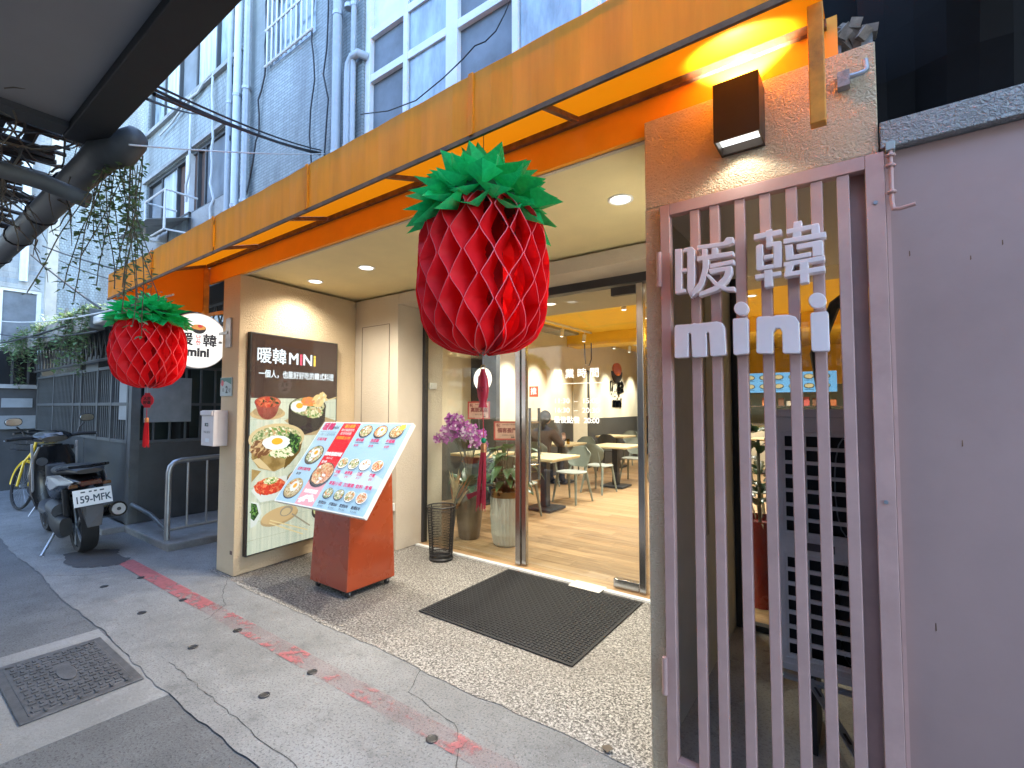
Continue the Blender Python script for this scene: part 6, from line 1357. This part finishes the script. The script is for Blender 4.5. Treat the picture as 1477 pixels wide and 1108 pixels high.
# ------------------------------------------------------------------ scooter (built facing +x, then turned)
sct = empty('motor_scooter'); tag(sct, 'black and silver motor scooter with a white plate parked by the kerb', 'scooter')
m_blkp_ = M('black_scooter_paint', (.008,.009,.011), .25, var=.2, coat=.15); m_silv = M('silver_scooter_paint', (.40,.41,.42), .3, .4, var=.05, coat=.4); m_cast = M('dark_cast_engine', (.022,.023,.025), .5, .5, var=.3); m_seatv = M('black_vinyl_seat', (.018,.018,.02), .5, bmp=.2); m_pgrey = M('grey_scooter_plastic', (.05,.054,.06), .5)
def wheel(par, x, z, r, w, name='wheel'):
    t = MB(); prof = [(r-.055,-w*.42),(r-.02,-w*.5),(r,-w*.25),(r,w*.25),(r-.02,w*.5),(r-.055,w*.42)]
    P = []; n = 32
    for q, yy in prof:
        for k in range(n): a = 2*math.pi*k/n; P.append((x+q*math.cos(a), yy, z+q*math.sin(a)))
    F = [(i*n+k, i*n+(k+1)%n, (i+1)*n+(k+1)%n, (i+1)*n+k) for i in range(5) for k in range(n)]+[(5*n+k,5*n+(k+1)%n,(k+1)%n,k) for k in range(n)]
    t.add(P, F); ty = t.build(name, m_rubber, par, smooth=True)
    MB().tube([(x,-w*.36,z),(x,w*.36,z)], r-.052, 24).build('rim', m_cast, ty, smooth=True); MB().tube([(x,-w*.5,z),(x,w*.5,z)], .035, 12).build('hub', m_alu, ty)
    for k in range(5): a = 2*math.pi*k/5; MB().beam((x,w*.40,z),(x+(r-.06)*math.cos(a),w*.40,z+(r-.06)*math.sin(a)), .03, .012, (0,1,0)).build('spoke', m_alu, ty)
    return ty
wheel(sct, 0, .235, .235, .125); wheel(sct, 1.27, .235, .235, .105)
MB().loft([(-.30,0,.66,.06,.02),(-.22,0,.665,.11,.05),(-.05,0,.655,.145,.085),(.20,0,.63,.16,.11),(.42,0,.58,.165,.13),(.56,0,.52,.13,.13),(.62,0,.46,.09,.10)], 20, 'x', 2.4).build('tail_body', m_blkp_, sct, smooth=True)
for s_ in (-1,1):
    MB().prism([(-.29,s_*.105,.685),(-.05,s_*.152,.735),(.30,s_*.168,.70),(.40,s_*.166,.62),(.22,s_*.167,.575),(.0,s_*.150,.635),(-.22,s_*.112,.655)], (0,s_,0), .012).build('side_cowl', m_silv, sct, bevel=.004)
MB().loft([(-.28,0,.765,.09,.02),(-.20,0,.775,.125,.035),(.0,0,.765,.145,.045),(.22,0,.745,.15,.05),(.42,0,.735,.13,.045),(.60,0,.725,.09,.035),(.66,0,.70,.05,.03)], 20, 'x', 2.6).build('seat', m_seatv, sct, smooth=True)
MB().tube([(.05,.15,.77),(-.12,.16,.80),(-.27,.13,.815),(-.33,0,.815),(-.27,-.13,.815),(-.12,-.16,.80),(.05,-.15,.77)], .015, 8).build('grab_rail', m_blkp_, sct, smooth=True)
MB().cbox((-.305,0,.665), .03, .15, .045).build('tail_light', M('red_tail_lens', (.05,.004,.004), .15, coat=.5), sct, bevel=.006)
for s_ in (-1,1): MB().cbox((-.27,s_*.115,.645), .05, .06, .03).build('turn_signal', M('amber_lens', (.10,.04,.012), .2), sct, bevel=.006)
MB().prism([(-.25,-.085,.60),(-.25,.085,.60),(-.33,.075,.42),(-.355,.05,.28),(-.355,-.05,.28),(-.33,-.075,.42)], (.9,0,.2), .012).build('mudguard', m_pgrey, sct, bevel=.004)
pl_ = MB().cbox((-.345,0,.545), .006, .265, .145, Euler((0,R(14),0)).to_matrix()).build('number_plate', M('plate_white', (.74,.77,.76), .45, var=.03), sct, bevel=.002)
nrm_ = Vector((-math.cos(R(14)),0,math.sin(R(14)))); up_ = Vector((math.sin(R(14)),0,math.cos(R(14))))
m_pl = M('plate_ink', (.02,.05,.07), .5)
put_text(MB(), '159-MFK', Vector((-.345,0,.545))+nrm_*.0042-up_*.018, (0,-1,0), up_, .086, .0013, w=.235).build('plate_number', m_pl, pl_)
mb_ = MB()
for yy, w_ in ((.065,.03),(.015,.02),(-.02,.02),(-.065,.03)): mb_.cbox(Vector((-.345,yy,.545))+nrm_*.0040+up_*.048, .0012, w_, .012, Euler((0,R(14),0)).to_matrix())
mb_.build('plate_symbols', m_pl, pl_)
MB().loft([(-.08,.135,.27,.045,.08),(.02,.14,.265,.055,.105),(.20,.14,.285,.055,.09),(.36,.135,.32,.05,.105),(.46,.13,.33,.045,.09)], 16, 'x', 2.6).build('engine_case', m_cast, sct, smooth=True)
MB().tube([(.05,.14,.40),(.30,.14,.42)], .065, 14).build('air_box', m_pgrey, sct, smooth=True)
MB().loft([(.12,.0,.40,.10,.08),(.30,.0,.38,.11,.09),(.44,.0,.36,.09,.08)], 14).build('engine_block', m_cast, sct, smooth=True)
for k in range(5): MB().tube([(.33+.028*k,.08,.30),(.33+.028*k,.19,.30)], .05, 12).build('cooling_fin', m_cast, sct)
MB().tube([(.40,-.12,.22),(.22,-.16,.26),(.10,-.18,.31),(-.24,-.20,.375)], [.02,.035,.062,.070], 16).build('muffler', m_blkp_, sct, smooth=True); MB().tube([(-.238,-.20,.374),(-.252,-.201,.377)], .052, 16).build('muffler_cap', m_alu, sct, smooth=True); MB().tube([(-.252,-.20,.377),(-.262,-.20,.379)], .016, 10).build('tailpipe', m_black, sct)
for s_ in (-1,1): MB().tube([(.0,s_*.105,.25),(-.04,s_*.12,.60)], .028, 12).build('shock_absorber', m_cast, sct, smooth=True)
MB().loft([(.42,0,.33,.13,.05),(.60,0,.315,.165,.045),(.86,0,.315,.165,.045),(.98,0,.36,.13,.06)], 16, 'x', 3).build('floorboard', m_pgrey, sct, smooth=True)
MB().loft([(.30,0,.96,.16,.05),(.45,0,1.0,.19,.05),(.62,0,1.03,.195,.055),(.80,0,1.02,.175,.065),(.93,0,.985,.12,.06)], 18, 'z', 2.4).build('leg_shield', m_blkp_, sct, smooth=True)
MB().loft([(.36,0,1.12,.085,.07),(.52,0,1.14,.15,.10),(.70,0,1.13,.17,.11),(.86,0,1.09,.14,.08),(.94,0,1.05,.08,.05)], 18, 'z', 2.4).build('front_cowl', m_blkp_, sct, smooth=True)
MB().cbox((1.215,0,.66), .03, .20, .09).build('headlight', M('clear_lens', (.45,.48,.5), .12, coat=.5), sct, bevel=.02)
for s_ in (-1,1): MB().cbox((.955,s_*.17,.72), .02, .02, .5, Euler((0,R(-8),0)).to_matrix()).build('silver_trim', m_silv, sct, bevel=.006)
MB().tube([(.955-.012,.10,.78),(.925,.10,.78)], .042, 16).build('glove_box_lid', m_pgrey, sct, smooth=True)
MB().tube([(1.27,.075,.235),(1.17,.075,.55),(1.10,.03,.62)], .022, 10).build('fork_leg', m_cast, sct, smooth=True); MB().tube([(1.27,-.075,.235),(1.17,-.075,.55),(1.10,-.03,.62)], .022, 10).build('fork_leg', m_cast, sct, smooth=True)
MB().loft([(1.05,0,.40,.06,.02),(1.14,0,.47,.07,.03),(1.27,0,.49,.07,.025),(1.40,0,.46,.065,.02),(1.47,0,.40,.05,.02)], 14).build('front_fender', m_blkp_, sct, smooth=True)
MB().loft([(.92,0,1.00,.10,.03),(.99,0,1.02,.15,.055),(1.07,0,1.02,.15,.065),(1.14,0,.99,.10,.05)], 18, 'x', 2.3).build('handlebar_cover', m_blkp_, sct, smooth=True)
MB().cbox((.955,0,1.045), .05, .15, .012, Euler((0,R(-38),0)).to_matrix()).build('dashboard', M('dash_glass', (.03,.035,.04), .1), sct, bevel=.004)
for s_ in (-1,1):
    MB().tube([(1.02,s_*.12,1.02),(.99,s_*.22,1.03),(.965,s_*.345,1.025)], .017, 10).build('handlebar_grip', m_rubber, sct, smooth=True)
    MB().tube([(1.03,s_*.20,1.03),(1.0,s_*.30,1.02),(.99,s_*.355,1.02)], .006, 6).build('brake_lever', m_alu, sct)
    MB().tube([(1.01,s_*.20,1.03),(1.02,s_*.22,1.10),(1.0,s_*.26,1.15)], .007, 6).build('mirror_stem', m_black, sct)
    mr_ = MB().loft([(.985,s_*.28,1.20,.02,.015),(.995,s_*.28,1.20,.065,.042),(1.02,s_*.28,1.20,.055,.036),(1.035,s_*.28,1.20,.02,.015)], 14).build('mirror', m_black, sct, smooth=True)
    MB().loft([(.982,s_*.28,1.20,.057,.035),(.9845,s_*.28,1.20,.058,.036)], 14).build('mirror_glass', M('mirror_silver', (.25,.27,.3), .04, 1), mr_)
MB().tube([(.28,.12,.22),(.22,.20,.10),(.14,.27,.012)], .012, 8).build('side_stand', m_alu, sct); MB().cbox((.13,.275,.009), .06, .035, .008).build('stand_foot', m_alu, sct)
MB().cbox((.93,.0,.64), .05, .16, .22).build('inner_panel', m_pgrey, sct, bevel=.02)
sct.location = (-6.30,1.42,.002); sct.scale = (1.08,1.08,1.08); sct.rotation_euler = (R(-4),0,R(180))
# second step: the bicycles by the shed
def make_bike(fr_mat, fend):
    t = empty('bicycle')
    def bw_(x):
        w_ = MB(); n = 36; P = []
        for k in range(n):
            a = 2*math.pi*k/n
            for m_ in range(6): b_ = 2*math.pi*m_/6; P.append((x+(.31+.018*math.cos(b_))*math.cos(a), .018*math.sin(b_), .33+(.31+.018*math.cos(b_))*math.sin(a)))
        w_.add(P, [(k*6+m_, ((k+1)%n)*6+m_, ((k+1)%n)*6+(m_+1)%6, k*6+(m_+1)%6) for k in range(n) for m_ in range(6)])
        o = w_.build('wheel', m_rubber, t, smooth=True); rm = MB(); rm.tube([(x,-.03,.33),(x,.03,.33)], .02, 10)
        for k in range(14): a = 2*math.pi*k/14; rm.tube([(x,0,.33),(x+.29*math.cos(a),0,.33+.29*math.sin(a))], .0015, 3, False)
        stuff(rm.build('spokes', m_alu, o))
    bw_(0); bw_(1.02)
    f_ = MB(); f_.tube([(.93,0,.78),(.55,0,.42),(.40,0,.36)], .034, 10); f_.tube([(.40,0,.36),(.28,0,.78)], .022, 10); f_.tube([(0,.05,.33),(.40,.03,.36)], .014, 8); f_.tube([(0,-.05,.33),(.40,-.03,.36)], .014, 8); f_.tube([(0,.05,.33),(.30,.02,.70)], .012, 8); f_.tube([(0,-.05,.33),(.30,-.02,.70)], .012, 8)
    f_.build('frame', fr_mat, t, smooth=True)
    k_ = MB(); k_.tube([(1.02,.06,.33),(.96,.06,.66),(.92,0,.82)], .016, 8); k_.tube([(1.02,-.06,.33),(.96,-.06,.66),(.92,0,.82)], .016, 8); k_.tube([(.93,0,.78),(.87,0,1.02)], .018, 8); k_.build('fork', fr_mat, t, smooth=True)
    MB().tube([(.78,.29,1.04),(.86,.20,1.06),(.88,0,1.05),(.86,-.20,1.06),(.78,-.29,1.04)], .014, 8).build('handlebar', m_black, t, smooth=True)
    MB().loft([(.14,0,.86,.09,.03),(.28,0,.87,.075,.03),(.42,0,.865,.02,.015)], 12).build('saddle', m_black, t, smooth=True); MB().tube([(.28,0,.76),(.27,0,.85)], .014, 8).build('seat_post', m_alu, t)
    MB().tube([(1.02+.345*math.cos(R(a)),0,.33+.345*math.sin(R(a))) for a in range(0,150,12)], .022, 6).build('front_fender', fend, t, smooth=True); MB().tube([(.345*math.cos(R(a)),0,.33+.345*math.sin(R(a))) for a in range(40,200,12)], .022, 6).build('rear_fender', fend, t, smooth=True)
    bk_ = MB()
    for z in (.82,.90,.98): bk_.tube([(1.00,-.14,z),(1.00,.14,z),(1.24,.15,z),(1.24,-.15,z),(1.00,-.14,z)], .005, 4)
    for i in range(9): a = -.14+.035*i; bk_.tube([(1.24,a,.82),(1.24,a,.98)], .003, 4); bk_.tube([(1.00,a,.82),(1.24,a,.82)], .003, 4)
    bk_.build('basket', m_black, t); MB().tube([(.30,-.12,.36),(.50,.12,.36)], .012, 6).build('pedal_crank', m_alu, t); MB().tube([(.2,.06,.33),(.16,.2,.01)], .010, 6).build('kickstand', m_alu, t); return t
bk1 = make_bike(M('yellow_bike_paint', (.62,.42,.02), .35, var=.05), M('yellow_fender', (.62,.42,.02), .35)); tag(bk1, 'yellow bicycle with black basket parked beyond the scooter', 'bicycle')
bk1.location = (-8.5,1.60,.002); bk1.rotation_euler = (R(7),0,R(191))
bk2 = make_bike(M('dark_bike_paint', (.04,.045,.05), .35), M('dark_fender', (.05,.05,.055), .35)); tag(bk2, 'dark bicycle standing behind the yellow one', 'bicycle'); bk2.location = (-9.25,1.80,.002); bk2.rotation_euler = (R(7),0,R(187))
